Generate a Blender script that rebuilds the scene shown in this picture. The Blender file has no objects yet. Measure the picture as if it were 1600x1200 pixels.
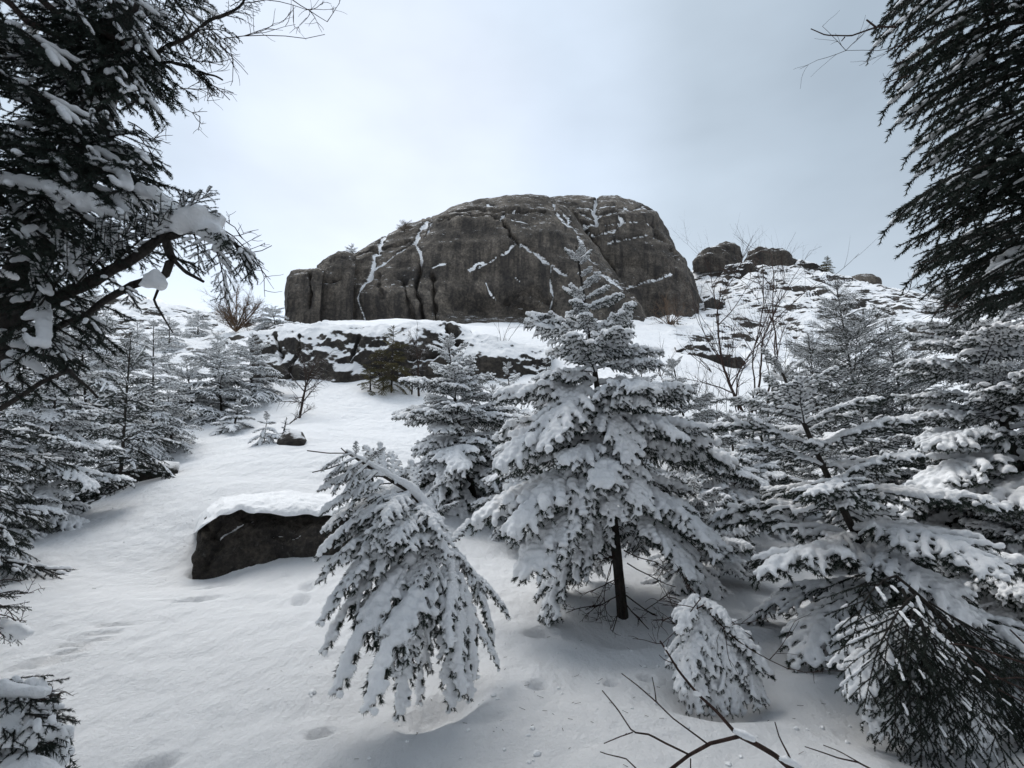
import bpy, math, random
import numpy as np
from mathutils import Vector, Matrix
R = math.radians
PI = math.pi
sc = bpy.context.scene
col = sc.collection

# ------------------------------------------------------------------ camera, sky, sun, exposure
F = 889.0                      # focal length in photograph pixels (1600 wide)
PITCH = R(12.0)
CAMZ = 1.6
cam_d = bpy.data.cameras.new('camera'); cam = bpy.data.objects.new('camera', cam_d); col.objects.link(cam)
cam.location = (0, 0, CAMZ); cam.rotation_euler = (R(90) + PITCH, 0, 0)
cam_d.sensor_width = 36.0; cam_d.lens = 36.0 * F / 1600.0
cam_d.clip_start = 0.05; cam_d.clip_end = 2000
sc.camera = cam

SUN_EL, SUN_AZ = R(62), R(-38)          # azimuth from +Y, negative to the left
w = bpy.data.worlds.new('World'); sc.world = w; w.use_nodes = True
nt = w.node_tree; N = nt.nodes; Lk = nt.links; N.clear()
out = N.new('ShaderNodeOutputWorld'); bg = N.new('ShaderNodeBackground'); bg.inputs[1].default_value = 0.1
sky = N.new('ShaderNodeTexSky'); sky.sky_type = 'NISHITA'; sky.sun_disc = False
sky.sun_elevation = SUN_EL; sky.sun_rotation = SUN_AZ
tc = N.new('ShaderNodeTexCoord')
mp = N.new('ShaderNodeMapping'); mp.inputs['Scale'].default_value = (1.0, 1.0, 2.2); mp.inputs['Location'].default_value = (0.35, 0.2, 0.5)
Lk.new(tc.outputs['Generated'], mp.inputs['Vector'])
nz = N.new('ShaderNodeTexNoise'); nz.inputs['Scale'].default_value = 1.5; nz.inputs['Detail'].default_value = 5; nz.inputs['Roughness'].default_value = 0.5
Lk.new(mp.outputs[0], nz.inputs['Vector'])
# the sun sits behind thin cloud ahead and slightly left: the overcast is brightest round it and near the horizon
GL_EL, GL_AZ = R(34), R(-14)
gdir = (math.sin(GL_AZ) * math.cos(GL_EL), math.cos(GL_AZ) * math.cos(GL_EL), math.sin(GL_EL))
dt = N.new('ShaderNodeVectorMath'); dt.operation = 'DOT_PRODUCT'; dt.inputs[1].default_value = gdir; Lk.new(tc.outputs['Generated'], dt.inputs[0])
half = N.new('ShaderNodeMath'); half.operation = 'MULTIPLY_ADD'; half.inputs[1].default_value = 0.5; half.inputs[2].default_value = 0.5; Lk.new(dt.outputs['Value'], half.inputs[0])
ramp = N.new('ShaderNodeValToRGB'); ramp.color_ramp.interpolation = 'EASE'; e = ramp.color_ramp.elements
e[0].position = 0.0; e[0].color = (0.40, 0.45, 0.51, 1)
e[1].position = 1.0; e[1].color = (0.64, 0.70, 0.79, 1)
for p_, c_ in ((0.60, (0.38, 0.44, 0.51)), (0.88, (0.36, 0.43, 0.50)), (0.935, (0.43, 0.505, 0.58)), (0.975, (0.54, 0.62, 0.72))):
    q_ = e.new(p_); q_.color = (*c_, 1)
Lk.new(half.outputs[0], ramp.inputs[0])
sep = N.new('ShaderNodeSeparateXYZ'); Lk.new(tc.outputs['Generated'], sep.inputs[0])
hz_ = N.new('ShaderNodeMapRange'); hz_.interpolation_type = 'SMOOTHSTEP'; hz_.inputs['From Min'].default_value = 0.0; hz_.inputs['From Max'].default_value = 0.62
hz_.inputs['To Min'].default_value = 0.31; hz_.inputs['To Max'].default_value = 0.0; Lk.new(sep.outputs['Z'], hz_.inputs[0])
hc = N.new('ShaderNodeVectorMath'); hc.operation = 'SCALE'; hc.inputs[0].default_value = (0.97, 1.0, 1.03); Lk.new(hz_.outputs[0], hc.inputs['Scale'])
sk = N.new('ShaderNodeVectorMath'); sk.operation = 'ADD'; Lk.new(ramp.outputs[0], sk.inputs[0]); Lk.new(hc.outputs[0], sk.inputs[1])
cm = N.new('ShaderNodeMapRange'); cm.inputs['From Min'].default_value = 0.3; cm.inputs['From Max'].default_value = 0.7
cm.inputs['To Min'].default_value = 7.3; cm.inputs['To Max'].default_value = 10.0
Lk.new(nz.outputs[0], cm.inputs[0])
mul = N.new('ShaderNodeVectorMath'); mul.operation = 'SCALE'; Lk.new(sk.outputs[0], mul.inputs[0]); Lk.new(cm.outputs[0], mul.inputs['Scale'])
mix = N.new('ShaderNodeMix'); mix.data_type = 'RGBA'; mix.inputs['Factor'].default_value = 0.08
Lk.new(mul.outputs[0], mix.inputs['A']); Lk.new(sky.outputs[0], mix.inputs['B'])
Lk.new(mix.outputs['Result'], bg.inputs[0]); Lk.new(bg.outputs[0], out.inputs[0])

sd = bpy.data.lights.new('sun', 'SUN'); sd.energy = 1.5; sd.angle = R(34); sd.color = (1.0, 0.97, 0.93)
so = bpy.data.objects.new('sun', sd); col.objects.link(so)
sv = Vector((math.sin(SUN_AZ) * math.cos(SUN_EL), math.cos(SUN_AZ) * math.cos(SUN_EL), math.sin(SUN_EL)))
so.rotation_euler = (-sv).to_track_quat('-Z', 'Y').to_euler(); so.location = (0, 0, 60)

vs = sc.view_settings; vs.view_transform = 'Standard'; vs.look = 'None'; vs.exposure = 0.66; vs.gamma = 1; vs.use_curve_mapping = False
sc.render.engine = 'CYCLES'
sc.cycles.max_bounces = 4; sc.cycles.diffuse_bounces = 3; sc.cycles.glossy_bounces = 1
sc.cycles.use_denoising = True

# ------------------------------------------------------------------ measuring the photograph
CP, SP = math.cos(PITCH), math.sin(PITCH)
def ray(px, py):
    u = (px - 800) / F; v = (600 - py) / F
    return np.array([u, CP - v * SP, SP + v * CP])
def at(px, py, Y):
    d = ray(px, py); return np.array([0, 0, CAMZ]) + d * (Y / d[1])
def project(P):
    x, y, z = P[..., 0], P[..., 1], P[..., 2] - CAMZ
    dep = np.maximum(y * CP + z * SP, 1e-3)
    return 800 + F * x / dep, 600 - F * (-y * SP + z * CP) / dep

# ------------------------------------------------------------------ noise
_rng = np.random.RandomState(7)
_perm = _rng.permutation(256); _perm = np.concatenate([_perm, _perm, _perm])
_grad = _rng.normal(size=(256, 3)); _grad /= np.linalg.norm(_grad, axis=1)[:, None]
def perlin(P):
    P = np.asarray(P, float); Pi = np.floor(P).astype(int); f = P - Pi; Pi &= 255
    u = f * f * f * (f * (f * 6 - 15) + 10); res = np.zeros(len(P))
    for dx in (0, 1):
        wx = u[:, 0] if dx else 1 - u[:, 0]
        a = _perm[Pi[:, 0] + dx]
        for dy in (0, 1):
            wy = u[:, 1] if dy else 1 - u[:, 1]
            b = _perm[a + Pi[:, 1] + dy]
            for dz in (0, 1):
                wz = u[:, 2] if dz else 1 - u[:, 2]
                g = _grad[_perm[b + Pi[:, 2] + dz] & 255]
                res += wx * wy * wz * ((f[:, 0] - dx) * g[:, 0] + (f[:, 1] - dy) * g[:, 1] + (f[:, 2] - dz) * g[:, 2])
    return res * 1.6
def fbm(P, oct=4, gain=0.5, ridged=False):
    s = np.zeros(len(P)); a = 1.0; P = np.array(P, float)
    for o in range(oct):
        n = perlin(P)
        s += a * ((0.5 - np.abs(n)) if ridged else n)
        a *= gain; P = P * 2.03 + 17.3
    return s

# ------------------------------------------------------------------ object helpers
def link(o, parent=None):
    col.objects.link(o)
    if parent is not None: o.parent = parent
    return o
def tag(o, label=None, cat=None, group=None, kind=None):
    if label: o['label'] = label
    if cat: o['category'] = cat
    if group: o['group'] = group
    if kind: o['kind'] = kind
    return o
def empty(name, loc, label, cat, group=None):
    o = bpy.data.objects.new(name, None); o.empty_display_size = 0.1; col.objects.link(o); o.location = Vector(loc)
    return tag(o, label, cat, group)
def mesh_np(name, V, Fc, mats, smooth=True, matidx=None):
    """Fc: array (n,3) or (n,4), or list of such arrays"""
    me = bpy.data.meshes.new(name)
    if not isinstance(Fc, list): Fc = [Fc]
    Fc = [np.asarray(f, dtype=np.int32) for f in Fc if len(f)]
    nl = sum(f.size for f in Fc); nf = sum(len(f) for f in Fc)
    me.vertices.add(len(V)); me.vertices.foreach_set('co', np.asarray(V, np.float32).ravel())
    me.loops.add(nl); me.loops.foreach_set('vertex_index', np.concatenate([f.ravel() for f in Fc]))
    me.polygons.add(nf)
    tot = np.concatenate([np.full(len(f), f.shape[1], np.int32) for f in Fc])
    st = np.concatenate([[0], np.cumsum(tot)[:-1]]).astype(np.int32)
    me.polygons.foreach_set('loop_start', st); me.polygons.foreach_set('loop_total', tot)
    me.polygons.foreach_set('use_smooth', np.full(nf, smooth))
    for m in (mats if isinstance(mats, (list, tuple)) else [mats]): me.materials.append(m)
    if matidx is not None: me.polygons.foreach_set('material_index', np.asarray(matidx, np.int32))
    me.update(calc_edges=True)
    return me
def add_attr(me, name, vals):
    a = me.attributes.new(name, 'FLOAT', 'POINT'); a.data.foreach_set('value', np.asarray(vals, np.float32))
def obj(name, me, parent=None):
    return link(bpy.data.objects.new(name, me), parent)

# ------------------------------------------------------------------ materials
def newmat(name):
    m = bpy.data.materials.new(name); m.use_nodes = True; t = m.node_tree; t.nodes.clear()
    o = t.nodes.new('ShaderNodeOutputMaterial'); b = t.nodes.new('ShaderNodeBsdfPrincipled')
    t.links.new(b.outputs[0], o.inputs[0]); return m, t, b
def nnoise(t, scale, detail=4, rough=0.55, vec=None, coord='Object', sc3=None):
    n = t.nodes.new('ShaderNodeTexNoise'); n.inputs['Scale'].default_value = scale; n.inputs['Detail'].default_value = detail; n.inputs['Roughness'].default_value = rough
    c = t.nodes.new('ShaderNodeTexCoord')
    if sc3:
        mpn = t.nodes.new('ShaderNodeMapping'); mpn.inputs['Scale'].default_value = sc3
        t.links.new(c.outputs[coord], mpn.inputs[0]); t.links.new(mpn.outputs[0], n.inputs['Vector'])
    else: t.links.new(c.outputs[coord], n.inputs['Vector'])
    return n.outputs[0]
def nramp(t, src, stops):
    r = t.nodes.new('ShaderNodeValToRGB'); el = r.color_ramp.elements
    el[0].position, el[0].color = stops[0][0], (*stops[0][1], 1); el[1].position, el[1].color = stops[-1][0], (*stops[-1][1], 1)
    for p, c in stops[1:-1]: q = el.new(p); q.color = (*c, 1)
    t.links.new(src, r.inputs[0]); return r.outputs[0]
def nmath(t, op, a, b=None, c=None):
    n = t.nodes.new('ShaderNodeMath'); n.operation = op
    for i, v in enumerate((a, b, c)):
        if v is None: continue
        if isinstance(v, (int, float)): n.inputs[i].default_value = v
        else: t.links.new(v, n.inputs[i])
    return n.outputs[0]
def nmix(t, f, a, b):
    n = t.nodes.new('ShaderNodeMix'); n.data_type = 'RGBA'
    for k, v in (('Factor', f), ('A', a), ('B', b)):
        if isinstance(v, (int, float)): n.inputs[k].default_value = v
        elif isinstance(v, tuple): n.inputs[k].default_value = (*v, 1)
        else: t.links.new(v, n.inputs[k])
    return n.outputs['Result']
def nbump(t, h, strength, dist):
    n = t.nodes.new('ShaderNodeBump'); n.inputs['Strength'].default_value = strength; n.inputs['Distance'].default_value = dist
    t.links.new(h, n.inputs['Height']); return n.outputs[0]
def nstep(t, v, lo, hi):
    n = t.nodes.new('ShaderNodeMapRange'); n.interpolation_type = 'SMOOTHSTEP'
    n.inputs['From Min'].default_value = lo; n.inputs['From Max'].default_value = hi; t.links.new(v, n.inputs[0]); return n.outputs[0]

SNOW = (0.90, 0.91, 0.925)
def snow_mat(name, bump=0.4, sc_=60, dist=0.01, col_=SNOW):
    m, t, b = newmat(name)
    b.inputs['Base Color'].default_value = (*col_, 1); b.inputs['Roughness'].default_value = 0.75
    b.inputs['Specular IOR Level'].default_value = 0.25
    h = nmath(t, 'ADD', nnoise(t, sc_, 3, 0.6), nmath(t, 'MULTIPLY', nnoise(t, sc_ * 0.2, 3, 0.5), 2.0))
    t.links.new(nbump(t, h, bump, dist), b.inputs['Normal'])
    return m
M_SNOW = snow_mat('branch_snow', 0.5, 70, 0.01)
M_CAP = snow_mat('snow_cap', 0.6, 40, 0.02)

def ground_mat():
    m, t, b = newmat('snow_and_ledge')
    b.inputs['Roughness'].default_value = 0.8; b.inputs['Specular IOR Level'].default_value = 0.2
    at_ = t.nodes.new('ShaderNodeAttribute'); at_.attribute_name = 'rocky'
    geo = t.nodes.new('ShaderNodeNewGeometry'); sp = t.nodes.new('ShaderNodeSeparateXYZ'); t.links.new(geo.outputs['Normal'], sp.inputs[0])
    n1 = nnoise(t, 1.0, 6, 0.65, sc3=(0.5, 0.5, 3.2)); n2 = nnoise(t, 7, 4, 0.6)
    v = nmath(t, 'ADD', sp.outputs['Z'], nmath(t, 'MULTIPLY', nmath(t, 'SUBTRACT', n1, 0.5), 1.15))
    v = nmath(t, 'ADD', v, nmath(t, 'MULTIPLY', nmath(t, 'SUBTRACT', n2, 0.5), 0.35))
    n4 = nnoise(t, 1.0, 5, 0.7, sc3=(0.9, 0.9, 7.0))
    v = nmath(t, 'ADD', v, nmath(t, 'MULTIPLY', nmath(t, 'SUBTRACT', n4, 0.5), 1.5))
    rock = nmath(t, 'SUBTRACT', 1.0, nstep(t, v, 0.52, 0.60))
    f = nmath(t, 'MULTIPLY', rock, at_.outputs['Fac'])
    rc = nramp(t, nnoise(t, 2.5, 6, 0.65), [(0.3, (0.02, 0.018, 0.016)), (0.6, (0.06, 0.052, 0.045)), (0.8, (0.11, 0.095, 0.08))])
    t.links.new(nmix(t, f, SNOW, rc), b.inputs['Base Color'])
    g1 = nnoise(t, 42, 5, 0.75); g2 = nnoise(t, 7, 3, 0.5, sc3=(1, 0.6, 1)); g3 = nnoise(t, 260, 2, 0.6)
    h = nmath(t, 'ADD', nmath(t, 'MULTIPLY', g1, 0.5), nmath(t, 'MULTIPLY', g2, 2.2)); h = nmath(t, 'ADD', h, nmath(t, 'MULTIPLY', g3, 0.2))
    t.links.new(nbump(t, h, 1.0, 0.032), b.inputs['Normal'])
    return m
M_GROUND = ground_mat()

def rock_mat(name, lo=0.55, hi=0.75, tint=1.0, nsc=0.55, patch=1.0, mott=1.0, fleck=False):
    m, t, b = newmat(name)
    b.inputs['Roughness'].default_value = 0.85; b.inputs['Specular IOR Level'].default_value = 0.3
    a_s = t.nodes.new('ShaderNodeAttribute'); a_s.attribute_name = 'snow'
    geo = t.nodes.new('ShaderNodeNewGeometry'); sp = t.nodes.new('ShaderNodeSeparateXYZ'); t.links.new(geo.outputs['Normal'], sp.inputs[0])
    k = tint
    c1 = nramp(t, nnoise(t, 0.8, 8, 0.68), [(0.28, (0.030 * k, 0.027 * k, 0.025 * k)), (0.46, (0.068 * k, 0.059 * k, 0.050 * k)), (0.58, (0.120 * k, 0.104 * k, 0.088 * k)), (0.75, (0.21 * k, 0.185 * k, 0.155 * k))])
    c2 = nramp(t, nnoise(t, 9 * mott, 6, 0.75), [(0.3, (0.25, 0.25, 0.25)), (0.5, (0.85, 0.85, 0.85)), (0.72, (1.7, 1.65, 1.55))])
    mm = t.nodes.new('ShaderNodeMix'); mm.data_type = 'RGBA'; mm.blend_type = 'MULTIPLY'; mm.inputs['Factor'].default_value = 1
    t.links.new(c1, mm.inputs['A']); t.links.new(c2, mm.inputs['B'])
    # water stains run down the steep faces
    st = nstep(t, nnoise(t, 1.3, 4, 0.6, sc3=(2.2, 2.2, 0.16)), 0.44, 0.60)
    steep = nmath(t, 'SUBTRACT', 1.0, nstep(t, sp.outputs['Z'], 0.15, 0.5))
    stain = nmath(t, 'MULTIPLY', nmath(t, 'MULTIPLY', st, steep), 0.62)
    c3 = nmix(t, stain, mm.outputs['Result'], (0.016, 0.015, 0.016))
    # snow caught where the rock is flat enough
    n1 = nnoise(t, 1.2, 7, 0.7, sc3=(1, 1, 2.0)); n2 = nnoise(t, 7, 6, 0.78, sc3=(0.5, 0.5, 1.8))
    v = nmath(t, 'ADD', sp.outputs['Z'], nmath(t, 'MULTIPLY', nmath(t, 'SUBTRACT', n1, 0.5), nsc * patch))
    v = nmath(t, 'ADD', v, nmath(t, 'MULTIPLY', nmath(t, 'SUBTRACT', n2, 0.5), nsc))
    s = nstep(t, v, lo, hi)
    sa = nstep(t, nmath(t, 'ADD', a_s.outputs['Fac'], nmath(t, 'MULTIPLY', nmath(t, 'SUBTRACT', n2, 0.5), 1.9)), 0.42, 0.55)
    s = nmath(t, 'MAXIMUM', s, sa)
    if fleck:      # thin dustings on the grain of the rock
        fn = nnoise(t, 3.2, 9, 0.82, sc3=(0.7, 0.7, 2.6))
        fk = nmath(t, 'MULTIPLY', nstep(t, nmath(t, 'ADD', fn, nmath(t, 'MULTIPLY', sp.outputs['Z'], 0.16)), 0.665, 0.70), nstep(t, sp.outputs['Z'], 0.12, 0.40))
        s = nmath(t, 'MAXIMUM', s, nmath(t, 'MULTIPLY', fk, 0.85))
    if name == 'boulder_rock':
        lf = nstep(t, nnoise(t, 16, 7, 0.75), 0.56, 0.66)
        c3 = nmix(t, nmath(t, 'MULTIPLY', lf, 0.6), c3, (0.13, 0.125, 0.115)); sf = nstep(t, nnoise(t, 34, 5, 0.8), 0.69, 0.73)
        c3 = nmix(t, nmath(t, 'MULTIPLY', sf, 0.7), c3, SNOW)
    h = nmath(t, 'ADD', nnoise(t, 4, 8, 0.7), nmath(t, 'MULTIPLY', nnoise(t, 30, 4, 0.7), 0.25))
    t.links.new(nmix(t, s, c3, SNOW), b.inputs['Base Color'])
    t.links.new(nbump(t, h, 0.9, 0.12), b.inputs['Normal'])
    return m
M_DOME = rock_mat('summit_granite', 0.94, 1.05, 1.22, 0.95, 0.55, 1.0, True)
M_LEDGE = rock_mat('ledge_rock', 0.40, 0.52, 0.65, 0.62, 0.8)
M_BOULD = rock_mat('boulder_rock', 1.3, 1.5, 0.85, 0.3, 1.0, 2.2)
M_TOP = rock_mat('outcrop_rock', 0.72, 0.88, 0.9, 0.9)

def bark_mat(name, c0, c1, snowy=False):
    m, t, b = newmat(name); b.inputs['Roughness'].default_value = 0.9; b.inputs['Specular IOR Level'].default_value = 0.2
    n = nnoise(t, 25, 5, 0.7, sc3=(1, 1, 0.35))
    cc = nramp(t, n, [(0.3, c0), (0.7, c1)])
    if snowy:
        geo = t.nodes.new('ShaderNodeNewGeometry'); sp = t.nodes.new('ShaderNodeSeparateXYZ'); t.links.new(geo.outputs['Normal'], sp.inputs[0])
        v = nmath(t, 'ADD', sp.outputs['Z'], nmath(t, 'MULTIPLY', nmath(t, 'SUBTRACT', nnoise(t, 9, 3, 0.6), 0.5), 1.3))
        cc = nmix(t, nstep(t, v, 0.66, 0.78), cc, SNOW)
    t.links.new(cc, b.inputs['Base Color']); t.links.new(nbump(t, n, 1.0, 0.035), b.inputs['Normal']); return m
M_BARK = bark_mat('bark', (0.014, 0.012, 0.011), (0.070, 0.061, 0.054))
M_TWIG = bark_mat('bare_twig', (0.03, 0.02, 0.017), (0.08, 0.05, 0.042))
M_TWIGS = bark_mat('snowy_twig', (0.025, 0.018, 0.015), (0.07, 0.05, 0.042), True)
def needle_mat(name, a, b_, c):
    m, t, b = newmat(name); b.inputs['Roughness'].default_value = 0.6; b.inputs['Specular IOR Level'].default_value = 0.3
    oi = t.nodes.new('ShaderNodeObjectInfo')
    n = nnoise(t, 14, 3, 0.6)
    v = nmath(t, 'ADD', nmath(t, 'MULTIPLY', n, 0.75), nmath(t, 'MULTIPLY', oi.outputs['Random'], 0.25))
    t.links.new(nramp(t, v, [(0.3, a), (0.55, b_), (0.8, c)]), b.inputs['Base Color']); return m
M_NEED = needle_mat('spruce_needles', (0.010, 0.017, 0.012), (0.022, 0.035, 0.026), (0.05, 0.07, 0.05))
M_NEEDY = needle_mat('yellow_needles', (0.05, 0.045, 0.018), (0.11, 0.095, 0.035), (0.18, 0.14, 0.05))
M_RUST = needle_mat('russet_leaves', (0.05, 0.03, 0.02), (0.10, 0.06, 0.035), (0.17, 0.11, 0.06))

# ------------------------------------------------------------------ the ground as a smooth sheet through surveyed points
CT = [(800,1200,2.65),(100,1200,2.9),(1500,1200,2.5),(200,1000,4.2),(800,1000,4.0),(975,960,4.5),(310,890,6.0),(560,852,6.15),
      (700,880,5.6),(850,860,6.2),(1250,950,4.7),(0,1000,4.0),(0,880,5.3),(100,835,6.3),
      (180,775,8),(300,690,11),(440,622,14),(530,602,15.0),(640,607,15.3),(550,700,9.8),(480,755,8.0),(400,768,6.95),(490,768,7.0),(345,782,6.8),(560,772,7.1),
      (750,785,8),(1050,780,8),(700,700,10.5),(1100,650,13),(1300,710,11),(1500,800,8),(1600,900,6),(1500,1000,4.0),(800,640,13.5),
      (400,570,18),(300,600,18),(200,600,17),(60,680,11),(430,512,23),(600,508,19),(700,508,23),(850,512,23),(950,520,22),(1000,560,18),
      (1100,560,21),(1100,500,27),(1200,520,28),(1300,520,28),(1420,560,26),(1100,415,40),(1200,410,40),(1280,432,40),(1360,467,40),(1430,506,40),
      (1550,560,40),(330,510,30),(250,475,36),(190,460,36),(100,480,36),(150,540,26),(0,560,28),(-300,700,26),(-200,900,8)]
CP_ = np.array([at(*c) for c in CT])
extra = []
for x, y, z in [(0,0,0),(-3,-1,-.6),(3,-1,.1),(0,-12,-4),(-20,-12,-7),(20,-12,-3),(-30,5,-2),(30,6,2),(24,18,7),(-22,12,1),(-28,22,7),(36,30,13),(0,34,12.5),(-8,34,12),(8,34,13),
                (0,55,14),(-30,60,14),(30,60,17),(60,50,14),(-60,40,10),(0,110,5),(-80,100,2),(80,100,4),(-110,0,-15),(110,0,-8),(0,-110,-40),(12,48,18.5),(24,50,17),(-22,50,14.5)]:
    extra.append((x, y, z))
PTS = np.vstack([CP_, np.array(extra, float)])
def _tps(r2): return r2 * np.log(np.maximum(r2, 1e-12)) * 0.5
def _fit(P, lam=0.02):
    xy = P[:, :2] / 20.0; n = len(P)
    d2 = ((xy[:, None] - xy[None]) ** 2).sum(-1); K = _tps(d2) + lam * np.eye(n) * 0.02
    A = np.zeros((n + 3, n + 3)); A[:n, :n] = K; A[:n, n] = 1; A[:n, n+1:] = xy; A[n, :n] = 1; A[n+1:, :n] = xy.T
    b = np.zeros(n + 3); b[:n] = P[:, 2]; return np.linalg.solve(A, b), xy
_W, _XY = _fit(PTS)
def h_base(x, y):
    x = np.asarray(x, float); y = np.asarray(y, float); q = np.stack([x.ravel(), y.ravel()], 1) / 20.0
    res = np.zeros(len(q))
    for i in range(0, len(q), 50000):
        s = q[i:i+50000]; d2 = ((s[:, None] - _XY[None]) ** 2).sum(-1)
        res[i:i+50000] = _tps(d2) @ _W[:-3] + _W[-3] + s @ _W[-2:]
    return res.reshape(x.shape)
def ground_hit(px, py, lo=1.0, hi=60.0):
    """where the sight line through this pixel first meets the snow"""
    d = ray(px, py); Y = np.geomspace(lo, hi, 500); P = np.array([0, 0, CAMZ]) + d[None] * (Y / d[1])[:, None]
    below = P[:, 2] < h_base(P[:, 0], P[:, 1])
    k = int(np.argmax(below)) if below.any() else len(Y) - 1
    return P[k]
def on_ground(x, y, dz=0.0): return np.array([x, y, float(h_base(x, y)) + dz])

dents = []      # (x, y, rx, ry, angle, depth)
def dent_px(px, py, rx, ry, ang, depth):
    p = ground_hit(px, py); dents.append((p[0], p[1], rx, ry, ang, depth * (1.5 if depth < .09 else 1)))
for a in [(300,950,.16,.05,.6,.07),(335,922,.16,.05,.6,.06),(470,938,.06,.10,.3,.05),(482,918,.06,.09,.3,.04),
          (500,1150,.06,.04,0.4,.035),(840,1070,.05,.04,0,.05),(955,1065,.03,.04,0,.04),(1010,1060,.04,.03,0,.03),(845,990,.10,.06,.3,.05),
          (600,655,.25,.12,.4,.05),(560,640,.3,.12,.4,.05),(520,735,.3,.12,.4,.04),(690,1100,.22,.14,.9,.10),(760,1120,.12,.06,.2,.03),(240,1195,.10,.05,.3,.05)]:
    dent_px(*a)
for k in range(7):
    t_ = k / 6; dent_px(65 + 115 * t_, 1045 - 58 * t_, .13, .018, .52, .034)
dent_px(640, 1065, .45, .40, 0, .06); dent_px(975, 985, .30, .25, 0, .10); dent_px(1130, 1085, .30, .20, 0, .16); dent_px(1450, 1130, .5, .3, 0, .12)
dent_px(330, 890, .16, .10, .2, .14); dent_px(520,855,.4,.1,0,.04)
def ground_z(x, y):
    z = h_base(x, y); sh = z.shape; xf, yf = x.ravel(), y.ravel(); P = np.stack([xf, yf, np.zeros_like(xf)], 1)
    r = np.hypot(xf, yf)
    z = z.ravel().copy()
    z += 0.10 * fbm(P * 0.35, 3) * np.clip(r / 6, 0.15, 1.6) + 0.016 * fbm(P * np.array([1.6, 2.6, 1]), 3)
    # wind drift swells across the open slope
    z += 0.02 * perlin(P * np.array([0.8, 2.4, 1]) + 9) * (r > 0)
    for (dx, dy, rx, ry, an, dp) in dents:
        u = (xf - dx) * math.cos(an) + (yf - dy) * math.sin(an); v = -(xf - dx) * math.sin(an) + (yf - dy) * math.cos(an)
        q = (u / rx) ** 2 + (v / ry) ** 2
        z -= dp * np.exp(-q ** (1.5 if rx < .28 else 1.0)) - dp * 0.08 * np.exp(-(np.sqrt(q) - 1.6) ** 2 * 4)
    return z.reshape(sh)
def rocky_mask(xf, yf):
    P = np.stack([xf, yf, np.zeros_like(xf)], 1)
    m = np.clip((yf - 19) / 5, 0, 1) * np.clip((xf - 5.0) / 3, 0, 1)
    m2 = np.clip((yf - 17) / 5, 0, 1) * np.clip((-xf - 7) / 3, 0, 1)
    return np.clip(np.maximum(m, m2), 0, 1)
def build_ground():
    rings = [0.05, 0.3, 0.6, 0.9]; r = 1.2
    while r < 9: rings.append(r); r *= 1.0062
    while r < 24: rings.append(r); r *= 1.011
    while r < 44: rings.append(r); r += 0.11
    while r < 300: rings.append(r); r *= 1.06
    rings = np.array(rings)
    th = np.concatenate([np.arange(-50, 50, 0.22), np.arange(50, 310, 4.0)]); th = np.radians(th)
    Rr, T = np.meshgrid(rings, th, indexing='ij'); X = Rr * np.sin(T); Y = Rr * np.cos(T)
    Z = ground_z(X, Y); xf, yf = X.ravel(), Y.ravel(); rk = rocky_mask(xf, yf)
    P = np.stack([xf, yf, np.zeros_like(xf)], 1); zf = Z.ravel()
    # bedrock ledges step the far hillside
    wob = fbm(P * 0.28, 4); s = zf * 1.15 + 1.7 * wob + 0.12 * xf; fr = s - np.floor(s); tr = np.clip((fr - 0.60) / 0.36, 0, 1); tr = tr * tr * (3 - 2 * tr)
    amp = 0.75 * np.clip(0.6 + 1.3 * perlin(P * 0.5 + 4), 0.05, 1.2)
    s2 = zf * 3.4 + 2.6 * fbm(P * 0.55 + 8, 3); f2 = s2 - np.floor(s2); t2 = np.clip((f2 - .7) / .25, 0, 1)
    zf = zf + rk * (amp * (tr - fr) + 0.09 * (t2 - f2) + 0.25 * fbm(P * 0.9 + 3, 4))
    nr, nth = Rr.shape; idx = np.arange(nr * nth).reshape(nr, nth); nx = np.roll(idx, -1, 1)
    Fq = np.stack([idx[:-1], idx[1:], nx[1:], nx[:-1]], -1).reshape(-1, 4)[:, ::-1]
    me = mesh_np('snow_ground', np.stack([xf, yf, zf], 1), Fq, M_GROUND); add_attr(me, 'rocky', rk)
    tag(obj('snow_ground', me), kind='structure')
build_ground()

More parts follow.
